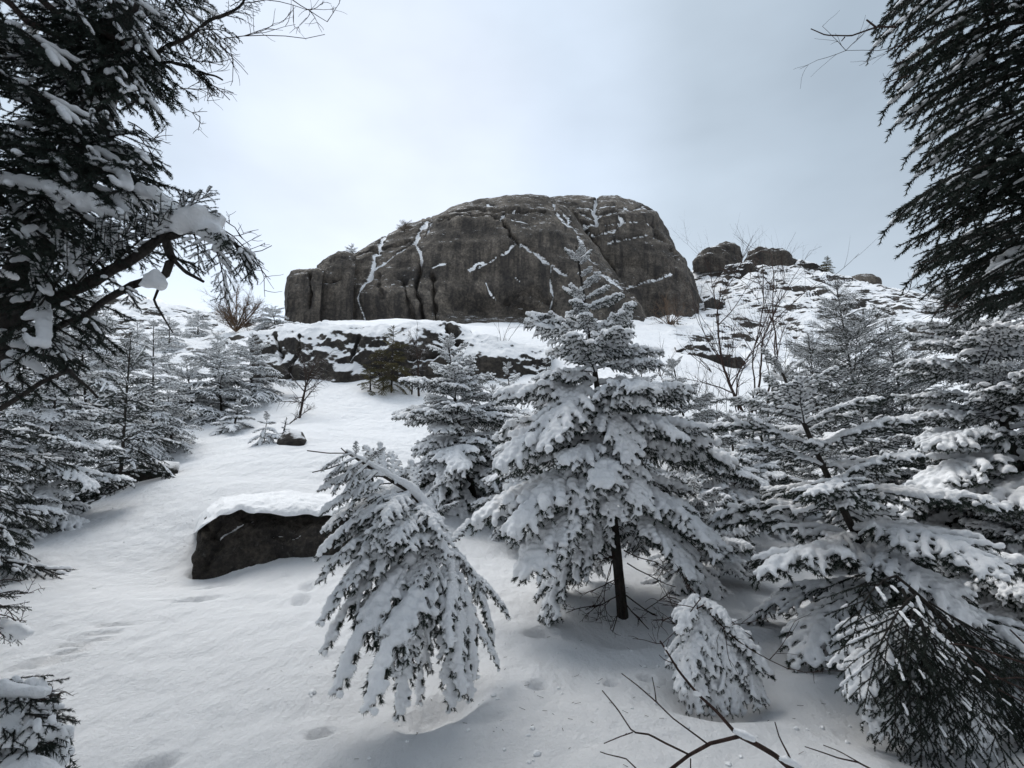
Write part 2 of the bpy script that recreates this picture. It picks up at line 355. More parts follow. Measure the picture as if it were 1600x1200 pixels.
# ------------------------------------------------------------------ rocks
def poly_dist(px, py, line):
    d = np.full(px.shape, 1e9)
    for (x0, y0), (x1, y1) in zip(line[:-1], line[1:]):
        vx, vy = x1 - x0, y1 - y0; t = np.clip(((px - x0) * vx + (py - y0) * vy) / (vx * vx + vy * vy + 1e-9), 0, 1)
        d = np.minimum(d, np.hypot(px - x0 - t * vx, py - y0 - t * vy))
    return d
def face_rock(name, top, base_py, Y0, D, mat, nc=200, nr=120, n=2.4, amp=0.35, freq=0.35, cracks=(), seed=0, parent=None, strata=0.0, skirt=0.6, edge=0.0, bulges=()):
    """a rock body whose skyline follows the surveyed outline 'top' [(px,py)]; front foot at distance Y0, depth D"""
    tx = np.array([p[0] for p in top], float); ty = np.array([p[1] for p in top], float)
    pxs = np.linspace(tx[0], tx[-1], nc); pys = np.interp(pxs, tx, ty)
    tt = np.linspace(0, PI, nr); a = np.cos(tt); b = np.sin(tt)
    ca = np.sign(a) * np.abs(a) ** (2 / n); cb = np.abs(b) ** (2 / n)
    V = np.zeros((nc, nr, 3))
    for i, (px, py) in enumerate(zip(pxs, pys)):
        d = ray(px, py); hz = math.hypot(d[0], d[1]); az = (d[0] / hz, d[1] / hz); tan_t = d[2] / hz
        bp = base_py(px) if callable(base_py) else base_py
        db = ray(px, bp); r0 = (Y0(px) if callable(Y0) else Y0) / az[1]; zb = CAMZ + db[2] / math.hypot(db[0], db[1]) * r0 - skirt
        e_ = math.sin(PI * (i + 0.5) / nc) ** edge if edge else 1.0
        Dd = D * max(e_, 0.15); rc = r0 + Dd
        rr = rc - Dd * ca
        lo, hi = 0.0, 60.0
        for _ in range(40):
            H = (lo + hi) / 2
            if ((zb + H * cb - CAMZ) / rr).max() < tan_t: lo = H
            else: hi = H
        V[i, :, 0] = az[0] * rr; V[i, :, 1] = az[1] * rr; V[i, :, 2] = zb + H * cb
    flat = V.reshape(-1, 3).copy()
    # outward normals
    du = np.gradient(V, axis=0); dv = np.gradient(V, axis=1); Nn = np.cross(dv, du).reshape(-1, 3); Nn /= np.linalg.norm(Nn, axis=1)[:, None] + 1e-9
    Nn *= np.where((Nn[:, 1] * -1 + Nn[:, 2] * 0.3)[:, None].mean() < 0, -1, 1)
    cen = flat.mean(0); flip = ((flat - cen) * Nn).sum(1).mean() < 0
    if flip: Nn = -Nn
    disp = amp * fbm(flat * freq + seed, 5, 0.5) + amp * 0.5 * (fbm(flat * freq * 2.2 + seed + 40, 4, 0.55, True) - 0.5)
    if strata: disp += strata * perlin(np.stack([flat[:, 0] * .35, flat[:, 1] * .35, flat[:, 2] * 2.2], 1) + seed)
    px, py = project(flat)
    # hand-surveyed bulges and hollows
    for (bx, by, rx, ry, am) in bulges:
        disp += am * np.exp(-((px - bx) / rx) ** 2 - ((py - by) / ry) ** 2)
    snow = np.zeros(len(flat))
    front = np.tile(tt < PI * 0.62, nc)
    wob = 2.2 * perlin(flat * 1.6 + 3); wid_n = fbm(flat * 2.3 + 31, 2)
    for (line, wd, depth, sn) in cracks:
        wd = wd * .78; depth = depth * 1.35
        q = poly_dist(px + wob, py + wob, line) / np.clip(.85 + 1.1 * wid_n, .18, 1.7)
        g = np.exp(-(q / wd) ** 2) * front; disp -= depth * g
        if sn > 0: snow = np.maximum(snow, sn * np.exp(-(q / (wd * 1.0)) ** 2) * front)
    flat += Nn * disp[:, None]
    idx = np.arange(nc * nr).reshape(nc, nr)
    Fq = np.stack([idx[:-1, :-1], idx[1:, :-1], idx[1:, 1:], idx[:-1, 1:]], -1).reshape(-1, 4)
    if flip: Fq = Fq[:, ::-1]
    e0, e1 = idx[0], idx[-1]      # close the two ends
    V2 = np.vstack([flat, flat[e0].mean(0) , flat[e1].mean(0)]); c0, c1 = len(flat), len(flat) + 1
    T0 = np.stack([e0[:-1], e0[1:], np.full(nr - 1, c0)], 1); T1 = np.stack([e1[1:], e1[:-1], np.full(nr - 1, c1)], 1)
    me = mesh_np(name, V2, [Fq, T0, T1], mat); add_attr(me, 'snow', np.append(snow, [0, 0]))
    return obj(name, me, parent)

main_cr = [
 ([(600,360),(592,385),(583,405),(575,430)], 5.5, .12, 1.0), ([(575,430),(566,450),(560,470)], 4, .1, .8), ([(560,470),(570,500)], 3, .1, .55),
 ([(668,348),(655,362),(648,380)], 4.0, .15, 1.0), ([(648,380),(638,388),(600,408),(578,420)], 2.2, .12, .95), ([(648,380),(658,400),(659,412)], 2.5, .12, .95),
 ([(676,344),(668,362),(663,372)], 2.6, .12, .9), ([(659,412),(652,440),(652,465),(660,480),(662,500)], 3.5, .35, 0), ([(676,430),(678,470),(682,500)], 3.0, .35, 0),
 ([(540,396),(600,388),(640,376)], 2.5, .3, 0), ([(540,425),(525,445)], 1.5, .1, .8), ([(532,430),(520,445),(512,470),(514,505)], 3.0, .35, .75),
 ([(548,405),(542,425)], 1.4, .05, .7),
 ([(690,352),(720,347),(755,342),(768,345),(788,355),(800,378),(812,392)], 3.2, .4, 0), ([(780,350),(792,340),(805,334)], 2.2, .2, .85),
 ([(700,336),(740,330),(780,337),(850,334)], 2.6, .3, 0),
 ([(797,373),(806,388),(822,392),(842,400),(862,414),(885,428)], 3.2, .25, 1.0), ([(806,388),(795,396),(780,404),(730,422)], 1.8, .12, .85),
 ([(862,414),(860,440),(866,462),(862,472)], 2.2, .15, .95), ([(675,420),(695,414)], 2.0, .05, .85), ([(733,424),(745,412),(756,410)], 1.8, .05, .85), ([(758,438),(765,455),(775,463)], 1.8, .06, .85),
 ([(790,465),(820,470),(840,482),(850,495)], 3, .25, .35), ([(762,322),(780,326)], 2.0, .05, .9), ([(800,350),(824,352)], 1.5, .05, .7), ([(805,432),(815,440)], 1.4, .05, .7),
 ([(862,325),(880,350),(888,352)], 4.5, .1, .62), ([(878,335),(900,360),(915,385)], 4.5, .1, .55), ([(938,425),(960,440),(985,465)], 6, .15, .62), ([(920,400),(935,415)], 3, .1, .7),
 ([(795,460),(830,452),(862,470),(862,490)], 6, .3, 0), ([(630,440),(640,480),(650,505)], 5, .25, 0), ([(590,430),(600,470)], 4, .15, 0)]
main_top = [(506,478),(510,452),(520,425),(540,397),(560,386),(582,371),(600,361),(625,352),(660,347),(680,340),(690,333),(712,322),(735,314),(760,307),(790,304),(820,306),(850,313),(880,328),(910,360),(950,410),(985,460),(1005,505),(1014,545)]
d0 = empty('summit_rock', at(760, 512, 27), 'broad domed granite summit rock with snow filled cracks, above the long snowy ledge', 'rock', 'granite rocks of the summit')
o = face_rock('rock_face', main_top, 515, 27, 6.0, M_DOME, 620, 330, 2.15, 0.34, 0.16, main_cr, 3, None, 0.05,
              bulges=[(760,380,90,30,.5),(620,470,60,25,.35),(760,480,60,18,-.9),(830,480,30,16,-.8),(720,350,60,12,.35)])
def adopt(o, root):
    o.parent = root; o.matrix_parent_inverse = Matrix.Translation(-root.location)
adopt(o, d0)
rt_cr = [([(932,303),(928,330),(935,345)], 4, .25, 1.0), ([(935,345),(920,352),(912,348)], 3, .2, .8), ([(905,328),(925,340),(960,330),(975,345),(960,356),(935,362)], 2.5, .2, .8), ([(880,345),(905,355),(930,365)], 5, .25, .62),
 ([(975,322),(985,330),(1000,325),(1020,335)], 1.8, .1, .8), ([(950,375),(985,368),(1010,366),(1030,370)], 2.2, .2, .85), ([(915,378),(930,382)], 2.2, .2, .9), ([(975,448),(1000,440),(1035,430)], 2.5, .2, .9),
 ([(1020,350),(1045,380),(1060,400)], 4, .3, .2), ([(895,335),(915,360),(930,390),(960,420)], 8, .6, 0), ([(1030,432),(1050,428)], 4, .1, .7), ([(900,318),(930,322),(960,318)], 2, .1, .8), ([(940,350),(985,345),(1020,352)], 1.5, .1, .7)]
d1 = empty('summit_rock', at(980, 500, 31), 'rounded granite rock mass right of and behind the broad domed summit rock', 'rock', 'granite rocks of the summit')
adopt(face_rock('rock_face', [(820,330),(840,310),(860,304),(900,302),(940,301),(965,305),(990,314),(1014,330),(1038,352),(1058,379),(1075,410),(1087,444),(1096,477),(1102,503)], 510, 31, 5.0, M_DOME, 320, 240, 2.2, 0.36, 0.2, rt_cr, 9, None, 0.06,
   bulges=[(1000,340,50,14,.3),(950,410,50,25,-.5)]), d1)
d2 = empty('summit_rock', at(475, 510, 27), 'leftmost dark square-shouldered rock block at the foot of the summit', 'rock', 'granite rocks of the summit')
adopt(face_rock('rock_face', [(449,455),(450,436),(456,424),(468,419),(485,418),(497,419),(505,425)], 515, 26.3, 1.7, M_DOME, 80, 110, 4.5, 0.16, 0.6, [([(482,425),(486,450),(484,480)], 3, .3, 0)], 4, None, .05), d2)
d3 = empty('summit_rock', at(520, 510, 27), 'dark rock block wedged between leftmost block and the broad domed rock', 'rock', 'granite rocks of the summit')
adopt(face_rock('rock_face', [(492,440),(496,414),(504,405),(520,399),(542,395),(556,398)], 515, 26.6, 2.0, M_DOME, 90, 110, 4.0, 0.2, 0.5, [([(492,440),(510,440),(530,432)], 3, .2, 0)], 5, None, .05), d3)

lg = empty('rock_ledge', at(600, 560, 17), 'long dark rock ledge with patchy snow on top, below the summit rock', 'rock')
adopt(face_rock('rock_face', [(395,540),(410,522),(430,517),(470,511),(530,507),(600,503),(660,503),(700,507),(720,514),(745,524),(790,535),(830,540),(860,545)], lambda p: np.interp(p, [395, 530, 640, 860], [612, 600, 606, 600]),
     lambda p: np.interp(p, [395, 530, 640, 860], [15.6, 15.4, 15.6, 16.0]), 3.2, M_LEDGE, 420, 170, 2.4, 0.26, 0.45,
     [([(470,530),(460,560),(450,590)], 3, .14, 0), ([(560,525),(548,560)], 3, .12, .3), ([(432,530),(440,570)], 3, .14, 0), ([(700,512),(725,535)], 4, .3, 0), ([(640,560),(700,550)], 4, .3, 0)], 21, None, 0.08), lg)

bl = empty('boulder', at(430, 870, 6.2), 'dark speckled boulder face jutting from the snow under a thick snow cap', 'boulder')
adopt(face_rock('rock_face', [(308,838),(313,816),(325,804),(345,797),(400,795),(470,800),(540,806),(570,814),(585,832)], lambda p: np.interp(p, [308, 560, 600], [884, 845, 840]), lambda p: float(np.interp(p, [308, 345, 400, 600], [5.80, 5.86, 5.97, 6.0])), 0.62, M_BOULD, 240, 130, 3.4, 0.085, 2.0,
     [([(318,820),(345,850),(322,888)], 6, .05, 0), ([(345,812),(320,840)], 6, .06, 0), ([(340,842),(360,828),(395,806)], 1.4, .03, .9), ([(455,842),(470,838)], 2.0, .02, .8), ([(425,838),(440,836)], 1.2, .02, .7)], 31, None, 0.0, 0.25), bl)
adopt(face_rock('snow_cap', [(304,828),(311,810),(325,792),(350,780),(400,772),(470,770),(540,778),(575,792),(600,822)], lambda p: np.interp(p, [304, 345, 380, 400, 425, 450, 475, 500, 530, 560, 640], [836, 806, 797, 803, 802, 806, 804, 806, 806, 812, 834]) + 1.2 * math.sin(p * .13 + 2 * math.sin(p * .05)), lambda p: float(np.interp(p, [304, 345, 400, 640], [5.80, 5.84, 5.93, 5.95])), 1.3, M_CAP, 220, 80, 2.1, 0.035, 3.0, (), 35, None, 0.0, 0.0), bl)

M_ROCKS = rock_mat('slope_stone', 0.55, 0.75, 0.5, 0.7, 1.0, 2.0)
def outcrop(top, base, Y, D, label, seed, n=3.0, mat=None, amp=.25, nc=90, nr=70, cat='rock', name='rock_outcrop', skirt=.6):
    if Y > 32: Y -= 1.6
    r = empty(name, at((top[0][0] + top[-1][0]) / 2, base, Y), label, cat, 'rocks on the right-hand hillside')
    adopt(face_rock('rock_face', top, base, Y, D, mat or M_TOP, nc, nr, n, amp, 0.6, (), seed, None, 0.1, skirt=skirt), r)
outcrop([(1084,410),(1092,396),(1105,388),(1125,384),(1140,390),(1155,402)], 412, 39, 1.8, 'low broken rock with snow streaks, left end of the right-hand ridge', 51)
outcrop([(1118,392),(1124,380),(1134,376),(1148,378),(1156,386),(1159,400)], 404, 39.6, 1.4, 'rounded brown knob of rock on top of the right-hand ridge', 52, 2.6, M_DOME, .1)
outcrop([(1160,403),(1168,392),(1185,387),(1205,386),(1222,391),(1234,400),(1239,414)], 418, 39, 2.2, 'wide flat-topped dark rock on the right-hand ridge', 53, 2.8)
outcrop([(1126,422),(1132,412),(1150,409),(1175,412),(1186,424)], 430, 37.6, 1.2, 'squarish dark rock below the knob on the right-hand ridge', 54, 4, M_LEDGE)
outcrop([(1312,452),(1322,434),(1345,427),(1362,428),(1374,436),(1380,456)], 462, 38.6, 1.6, 'dark rounded rock near the right end of the ridge', 55, 3, M_DOME, .15)
outcrop([(1236,420),(1250,407),(1270,409),(1290,418),(1306,436)], 440, 38.6, 1.2, 'low flat rock ledge on the ridge just left of the small conifer', 64, 3, M_LEDGE, .15)
outcrop([(1372,468),(1386,454),(1405,462),(1422,484)], 492, 38, 1.0, 'low dark rock shelf right of the rounded end rock on the ridge', 65, 3, M_LEDGE, .15)
outcrop([(1100,470),(1112,462),(1128,464),(1136,474)], 478, 34, .8, 'small dark rock step left of the birch crown', 66, 3, M_LEDGE, .15)
outcrop([(1225,412),(1236,404),(1248,406),(1256,418)], 422, 39.5, 1.0, 'small snowy stone right of the wide flat-topped rock', 56)
outcrop([(1388,520),(1394,480),(1402,466),(1410,478),(1425,505),(1435,535)], 545, 36, 1.5, 'steep dark rock rib at the right end of the ridge', 57, 3, M_LEDGE)
outcrop([(1055,542),(1075,533),(1110,538),(1140,546),(1165,562)], 566, 20.5, 0.8, 'long dark rock band in the snow behind the bare birch', 58, 3.2, M_LEDGE, .22, 140, 60, skirt=.3)
outcrop([(1185,440),(1192,420),(1200,436),(1202,452)], 455, 37, .6, 'narrow upright dark rock rib in the right-hand snowfield', 59, 3, M_LEDGE)
outcrop([(1235,495),(1250,482),(1262,480),(1275,494)], 500, 33, .8, 'small dark rock step in the right-hand snowfield', 60, 3, M_LEDGE)
outcrop([(175,745),(190,730),(230,722),(262,716),(280,716)], 742, 8.4, .5, 'low dark rock edge under snow at the left trees', 61, 3, M_ROCKS, .05, 80, 50, skirt=.3)
outcrop([(428,706),(438,686),(455,675),(468,677),(475,690)], 706, 9.6, .45, 'small dark rock poking through the open slope beside a tiny spruce', 62, 2.5, M_ROCKS, .05, 70, 50, skirt=.3)

# ------------------------------------------------------------------ tubes, needles and snow for boughs
rnd = np.random.RandomState(11)
def resample(P, step):
    P = np.asarray(P, float); d = np.linalg.norm(np.diff(P, axis=0), axis=1); s = np.concatenate([[0], np.cumsum(d)])
    n = max(2, int(round(s[-1] / step)) + 1); q = np.linspace(0, s[-1], n)
    return np.stack([np.interp(q, s, P[:, k]) for k in range(3)], 1)
def tube(P, rad, sides=5, flat=1.0, cap=False):
    """tube round a polyline; returns V, quads, tris"""
    P = np.asarray(P, float); n = len(P); T = np.gradient(P, axis=0); T /= np.linalg.norm(T, axis=1)[:, None] + 1e-9
    up = np.array([0, 0, 1.0]); S = np.cross(T, up); ln = np.linalg.norm(S, axis=1)
    S[ln < 0.08] = np.array([1.0, 0.02, 0]); S /= np.linalg.norm(S, axis=1)[:, None]; U = np.cross(S, T)
    a = np.linspace(0, 2 * PI, sides, endpoint=False); rad = np.broadcast_to(rad, (n,))
    V = P[:, None] + rad[:, None, None] * (np.cos(a)[None, :, None] * S[:, None] + flat * np.sin(a)[None, :, None] * U[:, None])
    idx = np.arange(n * sides).reshape(n, sides); nx = np.roll(idx, -1, 1)
    Q = np.stack([idx[:-1], nx[:-1], nx[1:], idx[1:]], -1).reshape(-1, 4); V = V.reshape(-1, 3); Tr = np.zeros((0, 3), int)
    if cap:
        V = np.vstack([V, P[0] - T[0] * rad[0] * .6, P[-1] + T[-1] * rad[-1] * .6]); k = n * sides; i0, i1 = idx[0], idx[-1]
        Tr = np.vstack([np.stack([nx[0], i0, np.full(sides, k)], 1), np.stack([i1, nx[-1], np.full(sides, k + 1)], 1)])
    return V, Q, Tr
class Geo:
    def __init__(s): s.V = []; s.Q = []; s.T = []; s.n = 0
    def add(s, V, Q=None, T=None):
        s.V.append(V)
        if Q is not None and len(Q): s.Q.append(np.asarray(Q) + s.n)
        if T is not None and len(T): s.T.append(np.asarray(T) + s.n)
        s.n += len(V)
    def mesh(s, name, mat, smooth=True):
        V = np.vstack(s.V); Fc = []
        if s.Q: Fc.append(np.vstack(s.Q))
        if s.T: Fc.append(np.vstack(s.T))
        return mesh_np(name, V, Fc, mat, smooth)
def needles_on(g, P, dens, nl, nw, rs, tip=True):
    """short pointed blades set round a twig"""
    P = np.asarray(P, float); d = np.diff(P, axis=0); L = np.linalg.norm(d, axis=1); tot = L.sum(); n = max(3, int(tot * dens))
    s = np.concatenate([[0], np.cumsum(L)]); q = rs.uniform(0, tot, n); k = np.clip(np.searchsorted(s, q) - 1, 0, len(d) - 1)
    T = d[k] / (L[k][:, None] + 1e-9); o = P[k] + T * (q - s[k])[:, None]
    r = rs.normal(size=(n, 3)); r[:, 2] -= 0.15; r -= (r * T).sum(1)[:, None] * T; r /= np.linalg.norm(r, axis=1)[:, None] + 1e-9
    a = rs.uniform(0.55, 1.0, n)[:, None]; dr = T * np.cos(a) + r * np.sin(a); l = (nl * rs.uniform(0.75, 1.2, n))[:, None]
    side = np.cross(dr, rs.normal(size=(n, 3))); side /= np.linalg.norm(side, axis=1)[:, None] + 1e-9
    A = o + side * nw * .5; B = o - side * nw * .5; C_ = o + dr * l
    V = np.stack([A, B, C_], 1).reshape(-1, 3); g.add(V, None, np.arange(3 * n).reshape(-1, 3))
def remesh(V_geo, name, mat, voxel, noise_amp=0.004, nfreq=28, smooth_it=2):
    me = V_geo.mesh(name + '_raw', mat); o = bpy.data.objects.new('raw', me); col.objects.link(o)
    m = o.modifiers.new('r', 'REMESH'); m.mode = 'VOXEL'; m.voxel_size = voxel; m.use_smooth_shade = True
    dg = bpy.context.evaluated_depsgraph_get(); ev = o.evaluated_get(dg); out_ = bpy.data.meshes.new_from_object(ev)
    bpy.data.objects.remove(o); bpy.data.meshes.remove(me)
    n = len(out_.vertices); co = np.zeros(n * 3, np.float32); out_.vertices.foreach_get('co', co); co = co.reshape(-1, 3).astype(float)
    ne = len(out_.edges); ed = np.zeros(ne * 2, np.int32); out_.edges.foreach_get('vertices', ed); ed = ed.reshape(-1, 2)
    deg = np.bincount(ed.ravel(), minlength=n)[:, None]
    for _ in range(smooth_it):
        acc = np.stack([np.bincount(ed[:, 0], co[ed[:, 1], k], n) + np.bincount(ed[:, 1], co[ed[:, 0], k], n) for k in range(3)], 1)
        co = co * 0.4 + 0.6 * acc / np.maximum(deg, 1)
    out_.vertices.foreach_set('co', co.astype(np.float32).ravel()); out_.update()
    nn = np.zeros(n * 3, np.float32); out_.vertices.foreach_get('normal', nn); nn = nn.reshape(-1, 3)
    co += nn * (noise_amp * fbm(co * nfreq, 3))[:, None]
    out_.vertices.foreach_set('co', co.astype(np.float32).ravel())
    out_.polygons.foreach_set('use_smooth', np.ones(len(out_.polygons), bool)); out_.name = name
    out_.materials.clear(); out_.materials.append(mat); out_.update(); return out_

def rotv(v, axis, a):
    return np.array(Matrix.Rotation(a, 3, Vector(axis)) @ Vector(v))
KINDS = {   # lateral spacing, lateral length, sub spacing, sub length, snow radii (main, lateral, sub), needle density/len/width, voxel
 'paw':    dict(ls=.072, ll=.38, ss=.072, sl=.13, r=(.038, .0310, .0260), nd=760, nl=.024, nw=.0042, vox=.0080, cover=.93, hang=.85, wood=.010, lump=.42),
 'finger': dict(ls=.080, ll=.36, ss=.10, sl=.13, r=(.029, .0240, .0185), nd=820, nl=.023, nw=.0042, vox=.0080, cover=.93, hang=.5, wood=.010, lump=.3),
 'comb':   dict(ls=.050, ll=.19, ss=.12, sl=.07, r=(.036, .0200, .0150), nd=1000, nl=.026, nw=.0042, vox=.0075, cover=.84, hang=1.5, wood=.010, lump=.45),
 'mid':    dict(ls=.074, ll=.42, ss=.070, sl=.13, r=(.030, .0245, .0200), nd=700, nl=.022, nw=.0042, vox=.0080, cover=.87, hang=.7, wood=.010, lump=.35),
 'near':   dict(ls=.095, ll=.40, ss=.11, sl=.13, r=(.022, .0175, .0140), nd=850, nl=.019, nw=.0032, vox=.0075, cover=.36, hang=.45, wood=.011, lump=.2),
 'dark':   dict(ls=.125, ll=.36, ss=.115, sl=.12, r=(.013, .011, .009), nd=1100, nl=.0140, nw=.0034, vox=.0065, cover=.20, hang=.45, wood=.009, lump=.1),
 'far':    dict(ls=.105, ll=.42, ss=.11, sl=.15, r=(.028, .023, .020), nd=150, nl=.036, nw=.010, vox=0, cover=.72, hang=.45, wood=.012),
 'thin':   dict(ls=.08, ll=.50, ss=.10, sl=.16, r=(.0085, .0065, .0055), nd=120, nl=.022, nw=.006, vox=0, cover=.55, hang=.2, wood=.010),
 'yellow': dict(ls=.105, ll=.42, ss=.10, sl=.15, r=(.024, .018, .015), nd=190, nl=.034, nw=.010, vox=0, cover=.25, hang=.3, wood=.012),
 'russet': dict(ls=.09, ll=.45, ss=.09, sl=.15, r=(.014, .012, .010), nd=70, nl=.03, nw=.012, vox=0, cover=.15, hang=.1, wood=.010),
}
def bough_lines(kd, e0, e1, short, rs):
    k = KINDS[kd]; main = [np.zeros(3)]; n = 14; yaw = rs.normal() * .05; L = 1.0
    for i in range(n):
        e_ = R(e0 + (e1 - e0) * (i / n)); yaw += rs.normal() * .035
        main.append(main[-1] + L / n * np.array([math.cos(e_) * math.cos(yaw), math.cos(e_) * math.sin(yaw), math.sin(e_)]))
    main = np.array(main); lat = []; sub = []
    ls = k['ls'] * (1.7 if short else 1.0); s = 0.14 if not short else 0.1; side = 1
    sc_ = 1.25 if short else 1.0
    while s < 0.985:
        i = min(int(s * n), n - 1); f = s * n - i; o = main[i] * (1 - f) + main[i + 1] * f; T = main[i + 1] - main[i]; T /= np.linalg.norm(T)
        S = np.cross(T, [0, 0, 1.0]); S /= np.linalg.norm(S) + 1e-9; U = np.cross(S, T)
        prof = min(1, (s / 0.28) ** 0.8) * (1 - s) ** 0.62 * 1.25 + 0.13
        ll = k['ll'] * prof * rs.uniform(.75, 1.15) * (0.85 if short else 1)
        ang = R(rs.uniform(42, 60)) - .25 * s
        d = T * math.cos(ang) + side * S * math.sin(ang) + U * rs.uniform(-.28, .16)
        d /= np.linalg.norm(d); m = max(4, int(ll / .05) + 2); P = [o]
        for j in range(m):
            d = d + np.array([0, 0, -k['hang'] * .30 / m * (1 + j / m)]) + T * .25 / m + rs.normal(size=3) * .035; d /= np.linalg.norm(d)
            P.append(P[-1] + d * ll / m)
        P = np.array(P); lat.append((P, s))
        q = 0.18; sd = 1; sp = k['ss'] * sc_ / max(ll, .05)
        while q < 0.93 and ll > .07:
            jf = q * m; j = min(int(jf), m - 1); oo = P[j] + (P[j+1] - P[j]) * (jf - j); t2 = P[j+1] - P[j]; t2 /= np.linalg.norm(t2)
            s2 = np.cross(t2, [0, 0, 1.0]); s2 /= np.linalg.norm(s2) + 1e-9
            sl = k['sl'] * sc_ * rs.uniform(.55, 1.1) * (1.1 - .65 * q) * min(1, ll / .2); a2 = R(rs.uniform(38, 60))
            d2 = t2 * math.cos(a2) + sd * s2 * math.sin(a2) + np.array([0, 0, -k['hang'] * rs.uniform(0, 1.0)]); d2 /= np.linalg.norm(d2)
            Q = [oo]
            for z_ in range(3): d2 = d2 + np.array([0, 0, -.10]) + rs.normal(size=3) * .06; d2 /= np.linalg.norm(d2); Q.append(Q[-1] + d2 * sl / 3)
            sub.append(np.array(Q)); sd = -sd; q += sp * rs.uniform(.4, .62)
        side = -side; s += ls * rs.uniform(.42, .62)
    return main, lat, sub
def make_bough(kd, e0, e1, short, seed):
    """prototype bough, 1 m long, growing along +X: wood, needles, snow meshes"""
    k = KINDS[kd]; rs = np.random.RandomState(seed); main, lat, sub = bough_lines(kd, e0, e1, short, rs)
    far = k['vox'] == 0; nm = 'branch'
    gw = Geo(); n = len(main); t = np.linspace(0, 1, n); V, Q, T = tube(main, k['wood'] * (1 - .8 * t) * (1.5 if short else 1), 4 if far else 6); gw.add(V, Q, T)
    for P, s in lat: gw.add(*tube(P, np.linspace(.0042, .0016, len(P)) * (1.4 if short else 1) , 3 if far else 4))
    if not far:
        for P in sub: gw.add(*tube(P, np.linspace(.002, .001, len(P)), 3))
    gn = Geo(); nsc = 1.5 if short else 1.0
    needles_on(gn, main[int(n * .35):], k['nd'] * .8, k['nl'] * nsc, k['nw'] * nsc, rs)
    for P, s in lat: needles_on(gn, P, k['nd'] * (.75 if short else 1), k['nl'] * nsc, k['nw'] * nsc, rs)
    for P in sub: needles_on(gn, P, k['nd'] * (.75 if short else 1), k['nl'] * nsc * .95, k['nw'] * nsc, rs)
    gs = Geo(); step = .016 if not far else .07
    def snow_on(P, r, w0=1.0):
        if short: r = r * 1.45
        P = resample(P, step * (1.3 if short else 1)); m = len(P)
        if m < 2: return
        ph = rs.uniform(0, 99); cov = k['cover']; run = []
        nzv = perlin(np.stack([np.linspace(0, m * step * (3.5 if kd in ('dark', 'near') else 9), m) + ph, np.full(m, ph), np.zeros(m)], 1))
        T = np.gradient(P, axis=0); T /= np.linalg.norm(T, axis=1)[:, None]; ce = np.sqrt(np.clip(1 - T[:, 2] ** 2, .12, 1))
        rr = r * (0.95 + .5 * nzv) * ce ** .6; rr[-1] *= .62
        if not far and m > 4: rr[-1] = rr[-2] = 0
        lp = k.get('lump', 0); rr = rr * (1 - lp * .45 + lp * np.abs(np.sin(np.arange(m) * step / .042 * PI / (1.3 if not short else 1.6) + ph)))
        keep = ((nzv * .9 + .5) > (1 - cov)) & (rr > 1e-5)
        i = 0
        while i < m:
            if not keep[i]: i += 1; continue
            j = i
            while j + 1 < m and keep[j + 1]: j += 1
            if j > i + (3 if kd in ('dark', 'near') else 0):
                seg = P[i:j+1].copy(); q = rr[i:j+1].copy(); q[0] *= .7; q[-1] *= .75
                seg[:, 2] += q * (.62 if far else .80); V, Q, Tt = tube(seg, q, 5 if far else 8, .82, True); gs.add(V, Q, Tt)
            i = j + 1
    snow_on(main, k['r'][0])
    for P, s in lat: snow_on(P, k['r'][1])
    for P in sub: snow_on(P, k['r'][2])
    if not far and kd in ('paw', 'finger', 'mid', 'comb'):    # clots where twigs meet
        for P, s in lat:
            if rs.rand() < .6:
                c = P[rs.randint(1, len(P))]; r = k['r'][1] * rs.uniform(1.0, 1.45) * (1.4 if short else 1); a = np.linspace(-1, 1, 5)
                gs.add(*tube(np.stack([c + np.array([x * r * .8, 0, r * .5]) for x in a]), r * np.sqrt(1.05 - a ** 2), 7, .8, True))
    wood = gw.mesh('branch_wood', M_BARK)
    nmx = {'yellow': M_NEEDY, 'russet': M_RUST}.get(kd, M_NEED)
    need = gn.mesh('branch_needles', nmx, False)
    if far:
        # wood and needles of a distant bough in one mesh
        Vw = np.vstack(gw.V); Qw = np.vstack(gw.Q); Vn = np.vstack(gn.V); Tn = np.vstack(gn.T) + len(Vw)
        both = mesh_np('branch', np.vstack([Vw, Vn]), [Qw, Tn], [M_BARK, nmx], False, np.concatenate([np.zeros(len(Qw)), np.ones(len(Tn))]))
        snow = gs.mesh('branch_snow', M_SNOW) if gs.V else None
        wood = both; need = None
    else:
        snow = remesh(gs, 'branch_snow', M_SNOW, k['vox'] * (1.3 if short else 1), .004, 26, 1) if gs.V else None
    ch = main[-1]; elev = math.atan2(ch[2], math.hypot(ch[0], ch[1])); yaw = math.atan2(ch[1], ch[0])
    return dict(wood=wood, need=need, snow=snow, elev=elev, yaw=yaw, chord=float(np.linalg.norm(ch)), short=short)
CLASSES = {'u': (38, 24), 'f': (12, -14), 'd': (2, -42), 'w': (-28, -66)}
LIB = {}
def lib(kd):
    if kd in LIB: return LIB[kd]
    L_ = []; sd = abs(hash(kd)) % 1 + sum(map(ord, kd))
    for ci, (c, (e0, e1)) in enumerate(CLASSES.items()):
        for short in (False, True):
            nv = 2 if (not short) else 1
            if kd == 'dark' and short: continue
            for v in range(nv): L_.append(make_bough(kd, e0, e1, short, sd + ci * 10 + short * 5 + v))
    LIB[kd] = L_; return L_
brs = np.random.RandomState(5)
